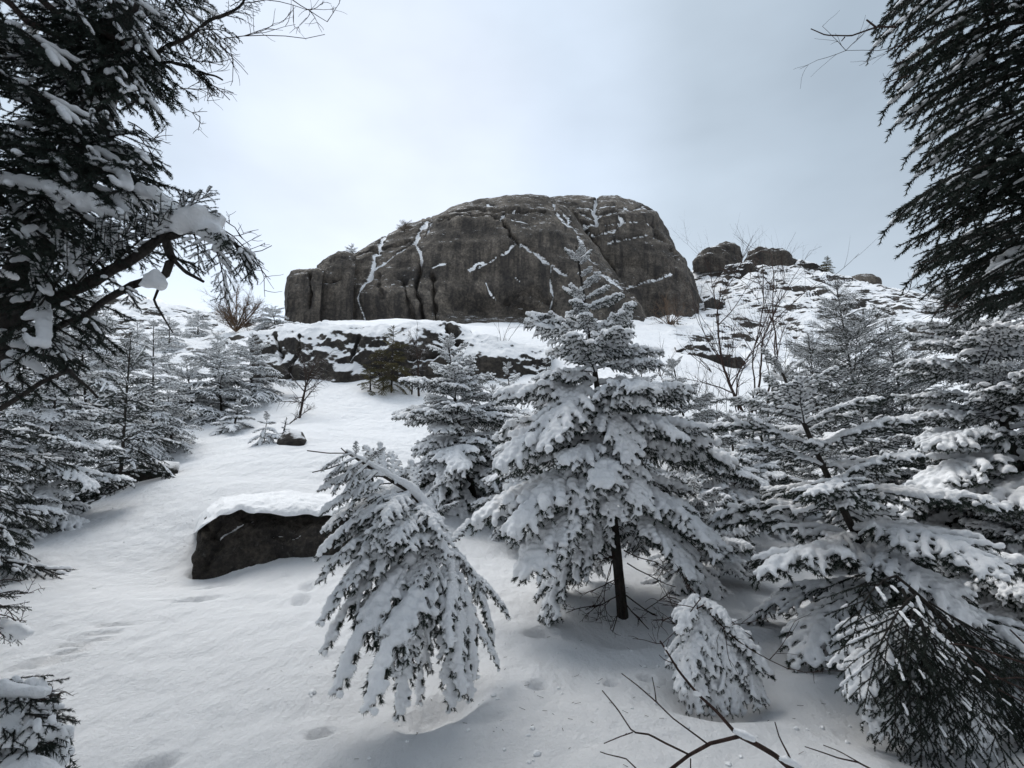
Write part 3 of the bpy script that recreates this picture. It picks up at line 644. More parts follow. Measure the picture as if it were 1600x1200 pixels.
def add_bough(root, kd, a, b, thick=1.0, snow=True, roll=0.0):
    """one bough of the tree 'root' from point a (world) to point b (world)"""
    a = np.asarray(a, float); b = np.asarray(b, float); d = b - a; L = np.linalg.norm(d); el = math.asin(np.clip(d[2] / L, -1, 1)); az = math.atan2(d[1], d[0])
    pr = lib(kd); want_short = L < 0.42 and kd != 'dark'
    cand = [p for p in pr if p['short'] == want_short] or pr
    cand = sorted(cand, key=lambda p: abs(p['elev'] - el) + brs.uniform(0, .12)); p = cand[0]
    s = L / p['chord']; rot = Matrix.Rotation(az, 3, 'Z') @ Matrix.Rotation(-(el - p['elev']), 3, 'Y') @ Matrix.Rotation(-p['yaw'], 3, 'Z')
    if roll: rot = Matrix.Rotation(roll, 3, Vector(d / L)) @ rot
    flip = 1 if brs.rand() < .5 else -1
    M = rot.to_4x4() @ Matrix.Diagonal((s, s, s * thick, 1))
    o = bpy.data.objects.new('branch', p['wood']); col.objects.link(o); o.parent = root
    M.translation = Vector(a) - root.location; o.matrix_local = M
    if p['need'] is not None:
        q = bpy.data.objects.new('foliage', p['need']); col.objects.link(q); q.parent = o; q['kind'] = 'stuff'
    if snow and p['snow'] is not None:
        q = bpy.data.objects.new('snow', p['snow']); col.objects.link(q); q.parent = o; q['kind'] = 'stuff'
    return o
def trunk_mesh(root, pts, r0, r1, mat=None, sides=10):
    P = resample(np.array(pts), .08 if r0 > .02 else .05); n = len(P); rad = np.linspace(r0, r1, n) * (1 + .10 * perlin(P * 6)); rad[0] *= 1.25
    V, Q, T = tube(P - np.array(root.location), rad, sides, 1, True)
    V = V + (.12 * r0 * fbm(V * 22, 2))[:, None] * (V - np.repeat(np.vstack([P - np.array(root.location)]), sides, 0).mean(0)) * 0
    o = obj('trunk', mesh_np('trunk', V, [Q, T], mat or M_BARK), root); return o
def curve_pts(B, T_, bend=0.0, n=12, side=(1, 0, 0)):
    B = np.asarray(B, float); T_ = np.asarray(T_, float); t = np.linspace(0, 1, n)[:, None]
    return B + (T_ - B) * t + np.asarray(side) * bend * np.sin(PI * t)
PROFILES = {'hero': lambda t: np.interp(t, [0, .13, .31, .58, .76, .85, 1], [.95, 1.0, .92, .55, .26, .09, .03]), 'cone': lambda t: (1 - t) ** .85 * min(1, .55 + t * 2.5), 'full': lambda t: (1 - t) ** .7 * min(1, .75 + t), 'wide': lambda t: (1 - t * .98) ** .75,
            'low': lambda t: (1 - t) ** 1.1}
def spruce(name, label, base, tip, lmax, kd='far', h0=.12, wh=14, per=5, seed=0, group=None, prof='cone', tr=.03, bend=0.0, droop=1.0, cat='spruce tree', leader=True, skip=None, jit=1.0, snow=True, elo=-30, ehi=38):
    rs = np.random.RandomState(seed); base = np.asarray(base, float); tip = np.asarray(tip, float)
    root = empty(name, base, label, cat, group); C_ = curve_pts(base - np.array([0, 0, .15]), tip, bend); trunk_mesh(root, C_, tr, tr * .18)
    pf = PROFILES[prof]; az0 = rs.uniform(0, 6)
    for i in range(wh):
        t = (i + .5) / wh; h = h0 + (1 - h0) * t * .97
        for k in range(per if t < .8 else max(3, per - 1)):
            hh = min(.985, h + rs.uniform(-.5, .5) * (1 - h0) / wh); ii = hh * (len(C_) - 1); j = min(int(ii), len(C_) - 2); o = C_[j] + (C_[j+1] - C_[j]) * (ii - j)
            az = az0 + i * 1.1 + k * 2 * PI / per + rs.normal() * .28
            L = lmax * pf(t) * rs.uniform(.62, 1.16) + .07 * np.linalg.norm(tip - base) * .35
            el = R(elo * droop * (1 - t) ** 1.3 + ehi * t ** 1.4 + rs.normal() * 7 * jit)
            d = np.array([math.cos(az) * math.cos(el), math.sin(az) * math.cos(el), math.sin(el)])
            if skip is not None and (skip(o, d, L) or rs.rand() < .13): continue
            add_bough(root, kd, o, o + d * L, rs.uniform(.9, 1.15), snow)
    if leader:
        d = C_[-1] - C_[-2]; d /= np.linalg.norm(d); H = np.linalg.norm(tip - base)
        for k in range(4):
            a = k * PI / 2 + az0; e_ = np.array([math.cos(a), math.sin(a), 1.0]); add_bough(root, kd, tip - d * H * .05, tip - d * H * .05 + e_ / np.linalg.norm(e_) * H * .055, 1, snow)
    return root

# ------------------------------------------------------------------ hero trees
g = 'snow laden spruces on the slope'
LATE = []; BUSH = []
def bmany(root, kd, lst, Ya, Yb, snow=True, thick=1.0):
    for (a, b, *yy) in lst:
        ya, yb = yy if yy else (Ya, Yb); add_bough(root, kd, at(a[0], a[1], ya), at(b[0], b[1], yb), thick, snow)
B = ground_hit(975, 962); T_ = at(900, 385, B[1] + .05)
def open_front(o, d, L):        # the low boughs towards the camera are missing on this tree
    Q_ = np.array([o + d * L * q for q in (.25, .5, .75, 1.0)]); Q_[:, 2] -= .12 * L; qx, qy = project(Q_); return bool(((np.abs(qx - 972) < 62) & (qy > 815) & (Q_[:, 1] < B[1] + .1)).any())
c1 = spruce('spruce_tree', 'tall full snow-laden spruce in the centre with bare lower trunk and thin spire top', B, T_, 1.0, 'paw', .24, 14, 5, 3, g, 'hero', .045, .03, 1.15, skip=open_front)
cy = B[1]
bmany(c1, 'paw', [((938,680),(900,800)),((942,690),(1005,795)),((945,715),(962,812)),((950,740),(872,850)),((955,770),(815,900)),((960,780),(1085,900)),((958,750),(1125,860)),((952,730),(795,830)),((930,620),(985,720)),((925,600),(850,700))], cy, cy - .5)
bmany(c1, 'mid', [((960,800),(850,960)),((965,800),(1110,940)),((960,790),(900,905))], cy, cy - .2)
HY = ground_hit(1445, 1010)[1]
B = ground_hit(1445, 1010); T_ = at(1215, 565, B[1] - .1)
h1 = spruce('spruce_tree', 'left-leaning snowy spruce with long finger-like boughs, front right', B, T_, 1.15, 'finger', .14, 10, 5, 8, g, 'wide', .04, -.04, 1.0)
bmany(h1, 'dark', [((1400,900),(1345,1050)),((1410,910),(1370,1120)),((1420,920),(1440,1170)),((1440,930),(1500,1190)),((1450,940),(1560,1190)),((1460,930),(1620,1180)),((1450,900),(1640,1080)),((1430,890),(1400,1060)),((1400,880),(1320,1000)),((1470,960),(1600,1130)),((1450,950),(1470,1110))], HY - .05, HY - .45, True)
bmany(h1, 'paw', [((1430,950),(1380,1150)),((1450,980),(1450,1190)),((1470,1000),(1520,1210)),((1440,960),(1345,1110)),((1490,1010),(1590,1210))], HY + .1, HY - .2)
HB = ground_hit(1490, 1190); hy = HB[1] + .25; HB = on_ground(HB[0], hy)
hp = empty('spruce_sapling', HB, 'dark snow-weighed heap of drooping spruce boughs at the lower right corner', 'spruce tree', g)
trunk_mesh(hp, [HB, at(1475, 1080, hy), at(1440, 990, hy + .1), at(1410, 920, hy + .2)], .025, .008)
bmany(hp, 'mid', [((1425,950),(1345,1085)),((1430,970),(1385,1150)),((1440,985),(1450,1195)),((1450,1000),(1540,1215)),((1440,960),(1490,1120))], hy + .1, hy - .15)
bmany(hp, 'dark', [((1420,940),(1350,1110)),((1425,960),(1400,1175)),((1435,960),(1425,1150)),((1445,980),(1470,1200)),((1440,960),(1460,1100)),((1450,980),(1520,1200)),((1430,930),(1380,1060)),((1450,960),(1560,1130)),((1430,950),(1410,1110)),((1460,1000),(1580,1210)),((1440,970),(1500,1160)),((1450,990),(1440,1215))], hy, hy - .32)
bmany(hp, 'dark', [((1400,900),(1600,1150)),((1420,920),(1620,1190)),((1440,960),(1640,1200)),((1450,940),(1640,1120)),((1400,900),(1330,1010)),((1420,950),(1520,1180)),((1430,960),(1360,1110)),((1480,960),(1680,1120)),((1470,980),(1620,1230)),((1500,1000),(1650,1170))], hy + .25, hy - .1)
# bent sapling
SB = ground_hit(705, 1075); sy = SB[1]
bs = empty('spruce_tree', SB, 'bent-over snow-laden young spruce drooping to the left, front centre', 'spruce tree', g)
SB = ground_hit(705, 1040); bs.location = Vector(SB)
tp = [SB - np.array([0, 0, .1]), at(712, 960, sy + .12), at(706, 880, sy + .05), at(682, 815, sy), at(640, 768, sy - .05), at(600, 745, sy - .1), at(565, 722, sy - .15), at(540, 706, sy - .2)]
trunk_mesh(bs, tp, .028, .005)
for a, b in [((545,708),(480,704)), ((552,714),(533,700)), ((540,722),(488,738))]:
    P = np.array([at(*a, sy - .2), at((a[0] + b[0]) / 2, (a[1] + b[1]) / 2 + 2, sy - .2), at(*b, sy - .22)]) - SB
    V, Q, Tt = tube(resample(P, .02), .0035, 5, 1, True); obj('twig', mesh_np('twig', V, [Q, Tt], M_TWIGS), bs)
bmany(bs, 'comb', [((600,745),(496,768),sy-.1,sy-.25),((612,755),(500,805),sy-.1,sy-.3),((640,775),(492,872),sy-.05,sy-.35),
  ((662,805),(500,975),sy,sy-.40),((672,820),(505,1020),sy,sy-.35),((685,840),(524,1085),sy,sy-.60),((700,870),(575,1112),sy,sy-.75),((704,880),(622,1122),sy,sy-.35),
  ((600,745),(592,692),sy-.1,sy+.05),((580,732),(508,748),sy-.12,sy-.2),((706,900),(655,1100),sy+.02,sy-.12),
  ((706,880),(702,1015),sy,sy-.4),((706,870),(742,1060),sy+.05,sy-.1),((706,860),(770,1010),sy+.05,sy+.1),((700,850),(735,815),sy,sy+.25),
  ((706,880),(795,965),sy+.05,sy+.2),((712,940),(780,1045),sy+.05,sy),((712,930),(735,1095),sy+.05,sy-.15),((650,780),(640,720),sy,sy+.2),((706,900),(705,1110),sy,sy-.25),((706,900),(722,1090),sy,sy-.3)], sy, sy)
bmany(bs, 'finger', [((600,745),(572,698),sy-.1,sy),((618,757),(612,708),sy-.1,sy+.05),((640,775),(655,728),sy-.05,sy+.05),((655,790),(690,752),sy,sy+.05),((668,808),(715,785),sy,sy),((680,830),(640,862),sy,sy-.4),((660,800),(618,850),sy,sy-.4),((640,778),(600,822),sy-.05,sy-.4),((655,790),(690,840),sy,sy-.3),((668,808),(700,870),sy,sy-.3),((655,790),(505,900),sy,sy-.3),((640,775),(530,850),sy,sy-.2),((680,835),(555,1000),sy,sy-.3),((668,805),(525,940),sy,sy-.35),((690,850),(610,1050),sy,sy-.3),((630,768),(505,830),sy-.05,sy-.2),((700,860),(760,930),sy,sy+.1),((690,840),(640,930),sy,sy-.35),((620,760),(590,860),sy,sy-.35),((548,710),(503,735)),((556,716),(508,752)),((566,722),(520,772)),((575,727),(530,790)),((556,712),(556,690)),((572,722),(600,700)),((590,738),(545,800))], sy - .2, sy - .25)
LATE.append(lambda: snow_lump(bs, [tp[-1] + np.array([0, 0, .012]), tp[-2] + np.array([0, 0, .02]), tp[-3] + np.array([0, 0, .03]), tp[-4] + np.array([0, 0, .035]), tp[-5] + np.array([0, 0, .03])], [.010, .018, .026, .034, .03], .007, .6, .9, seed=31))
# draped low spruce with a hollow beneath
LB = ground_hit(1130, 1075); ly = LB[1]
lb = empty('spruce_sapling', LB, 'low hunched sapling bowed under snow with a dark hollow beneath, right of the central trunk', 'spruce tree', g)
trunk_mesh(lb, [LB, at(1120, 1010, ly), at(1100, 955, ly), at(1085, 925, ly + .05)], .02, .006)
bmany(lb, 'paw', [((1095,950),(1062,1065)),((1100,950),(1082,1095)),((1105,955),(1120,1100)),((1105,955),(1155,1100)),((1105,960),(1190,1085)),((1105,955),(1205,1050)),((1100,950),(1175,1010)),((1095,940),(1140,975)),((1090,935),(1060,985)),((1100,945),(1110,1040)),((1100,945),(1150,1050)),((1100,945),(1080,1030))], ly + .05, ly - .15, True, 1.1)

# ------------------------------------------------------------------ trees behind and beside
def sp(label, bpx, tpx, lmax, kd, seed, Y=None, name='spruce_tree', **kw):
    if Y is None: B = ground_hit(*bpx)
    else: B = at(bpx[0], bpx[1], Y); B[2] = float(h_base(B[0], B[1]))
    T_ = at(tpx[0], tpx[1], B[1]); kw.setdefault('group', g)
    return spruce(name, label, B, T_, lmax, kd, seed=seed, **kw)
sp('dark-boughed spruce with a leaning bare trunk base, left of and behind the central spruce', (748,790), (700,532), 1.32, 'mid', 21, h0=.16, wh=13, per=6, prof='wide', tr=.05, bend=-.05)
sp('spruce with drooping dark lower boughs between the central spruce and the front right spruce', (1110,850), (1050,560), .95, 'mid', 22, h0=.05, wh=13, per=5, prof='full')
sp('snow-smothered spruce filling the gap left of the front right spruce top', (1215,800), (1175,610), .9, 'paw', 23, h0=.05, wh=9, per=5, prof='full')
sp('large snowy spruce with curved dark trunk at the right edge, behind the front right spruce', (1650,900), (1478,440), 1.5, 'mid', 24, Y=5.0, h0=.12, wh=15, per=6, prof='wide', tr=.06, bend=.08)
sp('second snowy spruce rising behind the curved-trunk spruce at the right edge', (1590,760), (1560,520), 1.2, 'mid', 25, Y=7.5, h0=.05, wh=11, per=5, prof='full')
sp('bushy spruce half hidden behind the leaning front right spruce', (1400,840), (1345,640), 1.0, 'mid', 26, Y=5.8, h0=.05, wh=9, per=5, prof='full')
sp('thin-twigged lattice-like conifer with snow-lined branches, left of three on the right', (1290,740), (1262,520), 1.2, 'thin', 27, Y=8.5, h0=.02, wh=13, per=6, prof='full', elo=10, ehi=50)
sp('thin-twigged lattice-like conifer with dark slender trunk, tallest of three on the right', (1360,740), (1305,438), 1.45, 'thin', 28, Y=9.0, h0=.05, wh=17, per=6, prof='full', elo=15, ehi=50)
sp('thin-twigged lattice-like conifer nearest the curved-trunk spruce, right of three', (1430,740), (1385,500), 1.3, 'thin', 29, Y=9.0, h0=.02, wh=13, per=6, prof='full', elo=15, ehi=50)
sp('small snowy spruce peeping out left of the central spruce crown', (815,650), (790,565), .8, 'mid', 30, Y=10, h0=.05, wh=7, prof='full')
sp('small snowy spruce behind the central spruce, on the right side of its crown', (1010,680), (1000,555), .9, 'mid', 31, Y=9.5, h0=.05, wh=8, prof='full')
sp('low snowy spruce beneath the summit rock, just left of the central spire', (880,650), (850,560), .9, 'far', 32, Y=12, h0=.05, wh=7, prof='full')
sp('bushy snow-topped young spruce beside the bent sapling tip', (590,760), (575,705), .5, 'paw', 33, Y=7.2, h0=.02, wh=4, prof='full', leader=False, name='spruce_sapling')
for a_ in [('snowy spruce close behind the left side of the central spruce', (850,800), (840,600), .9, 'mid', 80, 6.6),
   ('low snowy spruce at the right foot of the central spruce', (1080,880), (1085,740), .8, 'paw', 82, 5.4), ('snow-heaped spruce between the bare birch and the front right spruce', (1150,760), (1140,640), 1.0, 'paw', 83, 7.2),
   ('snow-heaped spruce under the lattice conifers', (1290,800), (1290,660), 1.0, 'mid', 84, 6.6), ('snow-heaped spruce left of the curved dark trunk', (1480,850), (1465,640), 1.1, 'mid', 85, 5.6),
   ('spruce with low boughs sweeping the snow at the right edge', (1590,960), (1580,760), 1.1, 'mid', 86, 4.6), ('small snowy spruce in the gap left of the central spruce', (775,720), (770,600), .8, 'mid', 87, 8.8)]:
    sp(a_[0], a_[1], a_[2], a_[3], a_[4], a_[5], Y=a_[6], h0=.03, wh=9, per=5, prof='wide', jit=1.6)
# left wood
TS = ground_hit(412, 704); ts = empty('spruce_sapling', TS, 'tiny snow-covered spruce on the open slope beside a dark stone', 'spruce tree', g)
trunk_mesh(ts, [TS, at(414, 675, TS[1]), at(418, 652, TS[1])], .012, .004)
bmany(ts, 'paw', [((413,690),(383,708)),((413,690),(395,716)),((413,690),(418,716)),((413,690),(440,708)),((414,680),(388,692)),((414,680),(404,700)),((414,680),(428,698)),((414,680),(441,690)),((415,670),(395,676)),((415,670),(410,684)),((415,670),(432,676)),((416,662),(403,658)),((416,662),(430,660)),((417,658),(416,642))], TS[1], TS[1] - .12)
sp('dense snow-dusted spruce at the left edge under the big old tree', (-60,880), (20,455), .85, 'near', 40, Y=5.0, h0=.03, wh=15, per=6, prof='wide', jit=2.0)
sp('snow-dusted spruce whose boughs reach the open slope at left', (60,830), (100,520), .95, 'mid', 41, Y=6.6, h0=.02, wh=13, per=6, prof='wide', jit=2.0)
sp('dark spruce right of the slope-edge spruces at left', (185,790), (205,520), 1.0, 'near', 42, Y=8.0, h0=.02, wh=12, per=6, prof='wide', jit=2.0)
sp('low snowy spruce spreading over the left edge of the open slope', (0,840), (0,680), .8, 'mid', 63, Y=6.0, h0=.02, wh=7, per=6, prof='wide', jit=1.5, leader=False)
sp('spreading spruce between the slope-edge spruce and the left rock edge', (130,765), (130,640), .85, 'mid', 64, Y=8.2, h0=.02, wh=7, per=6, prof='wide', jit=1.5, leader=False)
sp('slim spruce standing behind the left-hand spruces', (235,760), (240,500), 1.0, 'far', 43, Y=10, h0=.02, wh=13, per=5, prof='full')
sp('low snow-mantled spruce beside the left rock edge', (270,720), (262,610), .8, 'far', 44, Y=10.5, h0=.02, wh=7, per=5, prof='full')
sp('tall dark spruce behind, touching the sky left of the ledge', (130,700), (120,430), 1.5, 'far', 45, Y=12, h0=.02, wh=14, per=5, prof='full')
sp('spruce deep in the left wood behind the big limb', (30,700), (40,400), 1.6, 'far', 46, Y=12, h0=.02, wh=14, per=5, prof='full')
sp('snow-streaked spruce left of the ledge end', (345,660), (340,525), 1.2, 'far', 47, Y=13, h0=.02, wh=10, per=6, prof='full')
sp('broad snow-streaked spruce against the left end of the ledge', (392,640), (395,520), 1.15, 'far', 48, Y=14, h0=.02, wh=10, per=6, prof='full')
sp('low rounded snowy bush at the upper edge of the open slope', (365,662), (376,618), .55, 'mid', 49, Y=11.8, h0=.0, wh=6, prof='full', leader=False, name='spruce_sapling')
sp('small spruce in the middle of the left background wood', (300,690), (290,560), 1.1, 'far', 50, Y=12.5, h0=.02, wh=9, per=5, prof='full')
sp('tiny snowy sapling top just upslope of the dark stone', (440,685), (448,652), .20, 'paw', 52, h0=.0, wh=5, per=6, leader=False, prof='full', name='spruce_sapling')
sp('yellowish spruce growing in front of the dark ledge', (612,603), (615,508), .85, 'yellow', 53, Y=15, h0=.1, wh=9, per=5, prof='full')
sp('second small yellowish spruce low against the ledge, left of the first', (580,600), (578,560), .5, 'yellow', 54, Y=14.8, h0=.1, wh=5, per=5, prof='full')
gb = 'bushes on the skyline and hillside'
Bq = at(368, 525, 24); Bq[2] = float(h_base(Bq[0], Bq[1])); BUSH.append(Bq)
sp('low dark bush just left of the leftmost summit block', (430,525), (425,480), 1.4, 'far', 56, Y=24, h0=.02, wh=6, per=5, prof='full', leader=False, name='bush', group=gb, cat='bush')
BUSH.append(at(1045, 506, 25.2))
sp('small brownish conifer standing on the right-hand ridge', (1295,462), (1293,400), .75, 'yellow', 58, Y=37, h0=.02, wh=9, per=7, prof='full', name='bush', group=gb, cat='bush')
sp('low brownish shrub beneath the ridge conifer', (1312,465), (1312,448), 1.0, 'yellow', 59, Y=37, h0=.02, wh=3, per=6, prof='full', name='bush', group=gb, cat='bush', leader=False)
def top_bush(px, py, Y, h, label, kd, seed, l=.6):
    B = at(px, py + 6, Y); spruce('bush', label, B, B + np.array([.05, 0, h]), l, kd, .02, 4, 6, seed, gb, 'full', .02, 0, 1, 'bush', False, elo=10, ehi=60)
top_bush(548, 388, 28.5, .45, 'tiny dark shrub on the left shoulder of the summit rock', 'far', 60, .5)
top_bush(632, 352, 29, .35, 'low brown shrub on the upper left edge of the summit rock', 'russet', 61, .8)
top_bush(1425, 505, 37, .8, 'small yellowish shrub at the far right end of the ridge', 'yellow', 62, .9)
for i, (x, y, h, l, Y) in enumerate([(215,560,60,1.1,20),(265,545,50,1.1,22),(310,520,35,1.0,25),(165,540,60,1.2,20)]):
    sp(['snow-flecked spruce highest on the left background slope', 'snow-flecked spruce below the left skyline', 'small snow-flecked spruce nearest the left skyline bushes', 'snow-flecked spruce at the left of the background slope'][i], (x,y), (x,y-h), l, 'far', 70 + i, Y=Y, h0=.02, wh=8, per=5, prof='full')

# ------------------------------------------------------------------ big old spruce, upper left
lrs = np.random.RandomState(33)
LT = [at(-230, 1250, 3.0), at(-140, 900, 3.05), at(-60, 640, 3.1), at(40, 420, 3.2), at(135, 240, 3.3), at(200, 0, 3.5), at(250, -300, 3.9), at(290, -700, 4.5)]
LT[0][2] = float(h_base(LT[0][0], LT[0][1])) - .1
bt = empty('old_spruce', LT[0], 'big old spruce with thick dark trunk and long snowy limb, upper left', 'spruce tree')
trunk_mesh(bt, LT, .11, .05, None, 16)
TP = resample(np.array(LT), .05)
bndL = lambda py: np.interp(py, [-200, 0, 60, 110, 150, 200, 250, 290, 330, 400, 440, 480, 700, 900], [480, 400, 370, 330, 260, 205, 215, 250, 300, 330, 330, 270, 200, 60])
cnt = 0
for tries in range(1500):
    if cnt >= 160: break
    o = TP[lrs.randint(int(len(TP) * .22), len(TP))]; az = lrs.uniform(0, 2 * PI) if lrs.rand() < .6 else lrs.normal(-PI / 2 - .3, .6); el = R(lrs.uniform(-32, 18)); L = lrs.uniform(.7, 1.35)
    d = np.array([math.cos(az) * math.cos(el), math.sin(az) * math.cos(el), math.sin(el)]); tip = o + d * L
    px, py = project(tip[None]); px, py = px[0], py[0]
    if tip[1] < .9 or math.hypot(tip[0], tip[1]) < 1.3: continue
    if px > bndL(py) - 25: continue
    cnt += 1; add_bough(bt, 'near' if lrs.rand() < .5 else 'dark', o, tip)
for k in range(95):      # unseen crown above the frame, boughs added to block sky and sun
    o = TP[lrs.randint(int(len(TP) * .62), len(TP))] + lrs.normal(size=3) * .05; az = lrs.uniform(0, 2 * PI); el = R(lrs.uniform(-14, 22)); L = lrs.uniform(1.3, 2.6)
    d = np.array([math.cos(az) * math.cos(el), math.sin(az) * math.cos(el), math.sin(el)]); tip = o + d * L
    px, py = project(np.array([o + d * L * q for q in (.3, .6, 1.0)]))
    if ((py > -50) & (px > 20) & ((o + d * L)[1] > .5)).any(): continue
    add_bough(bt, 'far', o, tip)
for k in range(26):      # boughs growing across the face of the trunk
    o = TP[lrs.randint(int(len(TP) * .18), int(len(TP) * .48))]; px, py = project(o[None])
    if py[0] < -40 or py[0] > 760: continue
    tx_ = px[0] + lrs.uniform(-110, 60 if py[0] < 250 else 110); ty_ = py[0] + lrs.uniform(10, 110)
    if tx_ > bndL(ty_) - 20: continue
    add_bough(bt, 'near' if k % 3 else 'dark', o, at(tx_, ty_, o[1] - lrs.uniform(.45, .8)))
def limb(root, name, pts, r0, r1, mat, step=.03, sides=8, wob=.0):
    P = resample(np.array(pts), step); n = len(P)
    if wob: P = P + wob * np.stack([perlin(P * 5 + 3), perlin(P * 5 + 11), perlin(P * 5 + 23)], 1)
    V, Q, T = tube(P - np.array(root.location), np.linspace(r0, r1, n) * (1 + .12 * perlin(P * 12)), sides, 1, True)
    return obj(name, mesh_np(name, V, [Q, T], mat), root)
def snow_lump(root, pts, r, voxel=.010, n=1, flat=.8, name='snow', seed=0):
    rs = np.random.RandomState(seed); g_ = Geo(); P = resample(np.array(pts), .03); m = len(P); t = np.linspace(0, 1, m)
    rr = np.interp(t, np.linspace(0, 1, len(r)), r) * (1 + .3 * perlin(P * 9)); Pl = P - np.array(root.location)
    g_.add(*tube(Pl, rr, 10, flat, True))
    for k in range(int(m * n)):
        i = rs.randint(m); c = Pl[i] + rs.normal(size=3) * rr[i] * .38; q = rr[i] * rs.uniform(.45, .72); a = np.linspace(-1, 1, 5)
        g_.add(*tube(np.stack([c + np.array([x * q, 0, 0]) for x in a]), q * np.sqrt(1.05 - a ** 2), 8, .8, True))
    me = remesh(g_, name, M_CAP, voxel, .006, 14, 3); o = obj(name, me, root); o['kind'] = 'stuff'; return o
for f_ in LATE: f_()
# the long near limb with its knee and snow burden
Yl = 2.55
LP = [at(-70, 560, 2.9), at(10, 510, 2.75), at(90, 462, 2.65), at(165, 425, 2.58), at(225, 392, Yl), at(262, 372, Yl), at(300, 355, Yl), at(335, 352, Yl)]
limb(bt, 'limb', LP, .045, .016, M_BARK, wob=.02)
limb(bt, 'limb', [at(262, 374, Yl), at(268, 405, Yl - .02), at(255, 432, Yl - .03), at(205, 447, Yl), at(150, 480, Yl + .1), at(80, 520, Yl + .3), at(0, 560, Yl + .5)], .020, .011, M_BARK, wob=.015)
limb(bt, 'limb', [at(255, 432, Yl - .03), at(240, 470, Yl), at(270, 520, Yl + .05)], .008, .003, M_BARK)
limb(bt, 'limb', [at(265, 400, Yl), at(290, 425, Yl - .05), at(318, 440, Yl - .08)], .012, .006, M_BARK)
limb(bt, 'limb', [at(0, 640, 2.5), at(60, 600, 2.5), at(110, 575, 2.45), at(145, 625, 2.45)][:3] + [at(150, 622, 2.4)], .012, .005, M_BARK, wob=.02)
snow_lump(bt, [at(246, 362, Yl - .02), at(275, 342, Yl - .02), at(310, 345, Yl - .03), at(345, 372, Yl - .04), at(355, 390, Yl - .05)], [.035, .075, .085, .055, .03], .010, 3.0, .75, seed=3)
snow_lump(bt, [at(230, 446, Yl - .03), at(238, 432, Yl - .03), at(248, 440, Yl - .04), at(254, 448, Yl - .04)], [.030, .040, .042, .034], .009, 5.0, 1.0, seed=4)
snow_lump(bt, [at(-20, 275, 2.6), at(60, 290, 2.5), at(110, 305, 2.45), at(160, 325, 2.45), at(198, 342, 2.45)], [.035, .045, .05, .045, .025], .010, 2.0, .8, seed=5)
snow_lump(bt, [at(200, 300, 2.6), at(235, 302, 2.6), at(275, 322, 2.6)], [.03, .045, .02], .010, 2.0, .8, seed=6)
snow_lump(bt, [at(150, 200 - 100, 3.0), at(195, 80, 2.95), at(215, 60, 2.95)], [.02, .035, .02], .010, 1.5, .8, seed=7)
snow_lump(bt, [at(60, 250, 2.9), at(100, 240, 2.9), at(140, 250, 2.9)], [.02, .035, .02], .010, 1.5, .8, seed=8)
bmany(bt, 'near', [((330,352),(398,432)),((320,360),(352,468)),((300,365),(370,400)),((300,350),(340,330)),((262,372),(300,300)),((225,392),(330,300)),((165,425),(285,330)),((225,392),(200,310)),((120,445),(230,340)),((60,480),(180,350)),
   ((300,360),(310,430)),((165,425),(90,330)),((90,462),(20,360)),((40,490),(100,380)),((200,405),(130,360)),((335,352),(390,440)),((150,430),(215,480)),((90,465),(160,540)),((30,500),(110,580))], Yl, Yl - .08)
bmany(bt, 'near', [((0,270),(205,345)),((0,300),(180,400)),((-40,330),(120,440)),((-60,200),(120,300)),((-60,120),(110,200)),((100,240),(228,208)),((110,280),(222,262)),((140,230),(235,260)),((-50,380),(80,470)),((-60,30),(90,110)),((0,-60),(130,40)),
   ((60,-80),(180,30))], 2.75, 2.5)
# sparse upper limbs reaching right
limb(bt, 'limb', [at(150, 190, 3.2), at(195, 105, 3.1), at(250, 80, 3.05), at(320, 45, 3.0), at(375, 5, 3.0), at(400, -30, 3.0)], .018, .006, M_BARK, wob=.03)
limb(bt, 'limb', [at(195, 108, 3.1), at(265, 97, 3.0), at(320, 112, 3.0), at(350, 128, 2.95)], .012, .005, M_BARK, wob=.02)
limb(bt, 'limb', [at(140, 150, 3.1), at(165, 95, 3.0), at(190, 55, 2.95), at(215, 15, 2.9), at(235, -30, 2.9)], .022, .014, M_BARK, wob=.03)
for pts, rr in [([(0,0),(70,50),(135,90)], .02), ([(20,-20),(110,30),(190,60)], .022), ([(0,40),(45,70),(80,100)], .014)]:
    limb(bt, 'limb', [at(p[0], p[1], 2.9) for p in pts], rr, rr * .8, M_TWIGS, wob=.03)
bmany(bt, 'dark', [((250,80),(330,140)),((300,55),(340,20)),((250,80),(250,150)),((195,105),(270,150)),((300,50),(375,60)),((260,97),(330,130)),((220,30),(300,10)),((340,30),(400,10)),((200,60),(280,30)),((180,80),(240,20)),((330,40),(320,100)),((240,85),(290,30)),((210,95),(230,170)),((360,10),(420,-10))], 3.05, 2.95, True)
def twig_sprays(root, starts, Y, seed, L=.28, gens=3, mat=M_TWIG, r=.0028, name='twig'):
    rs = np.random.RandomState(seed)
    for (a, b) in starts:
        A = at(a[0], a[1], Y) - np.array(root.location); Bp = at(b[0], b[1], Y + rs.uniform(-.15, .15)) - np.array(root.location); g_ = Geo()
        def rec(o, d, l, gen, rad):
            P = [o]; dd = d.copy()
            for k in range(5): dd = dd + rs.normal(size=3) * .13; dd /= np.linalg.norm(dd); P.append(P[-1] + dd * l / 5)
            g_.add(*tube(np.array(P), np.linspace(rad, rad * .55, 6), 4, 1, True))
            if gen > 0:
                for k in range(rs.randint(3, 5)):
                    i = rs.randint(1, 6); n_ = dd * .8 + rs.normal(size=3) * .65; n_ /= np.linalg.norm(n_); rec(P[i], n_, l * rs.uniform(.35, .6), gen - 1, rad * .65)
        d = Bp - A; l = np.linalg.norm(d); rec(A, d / l, l, gens - 1, r)
        obj(name, g_.mesh(name, mat), root)
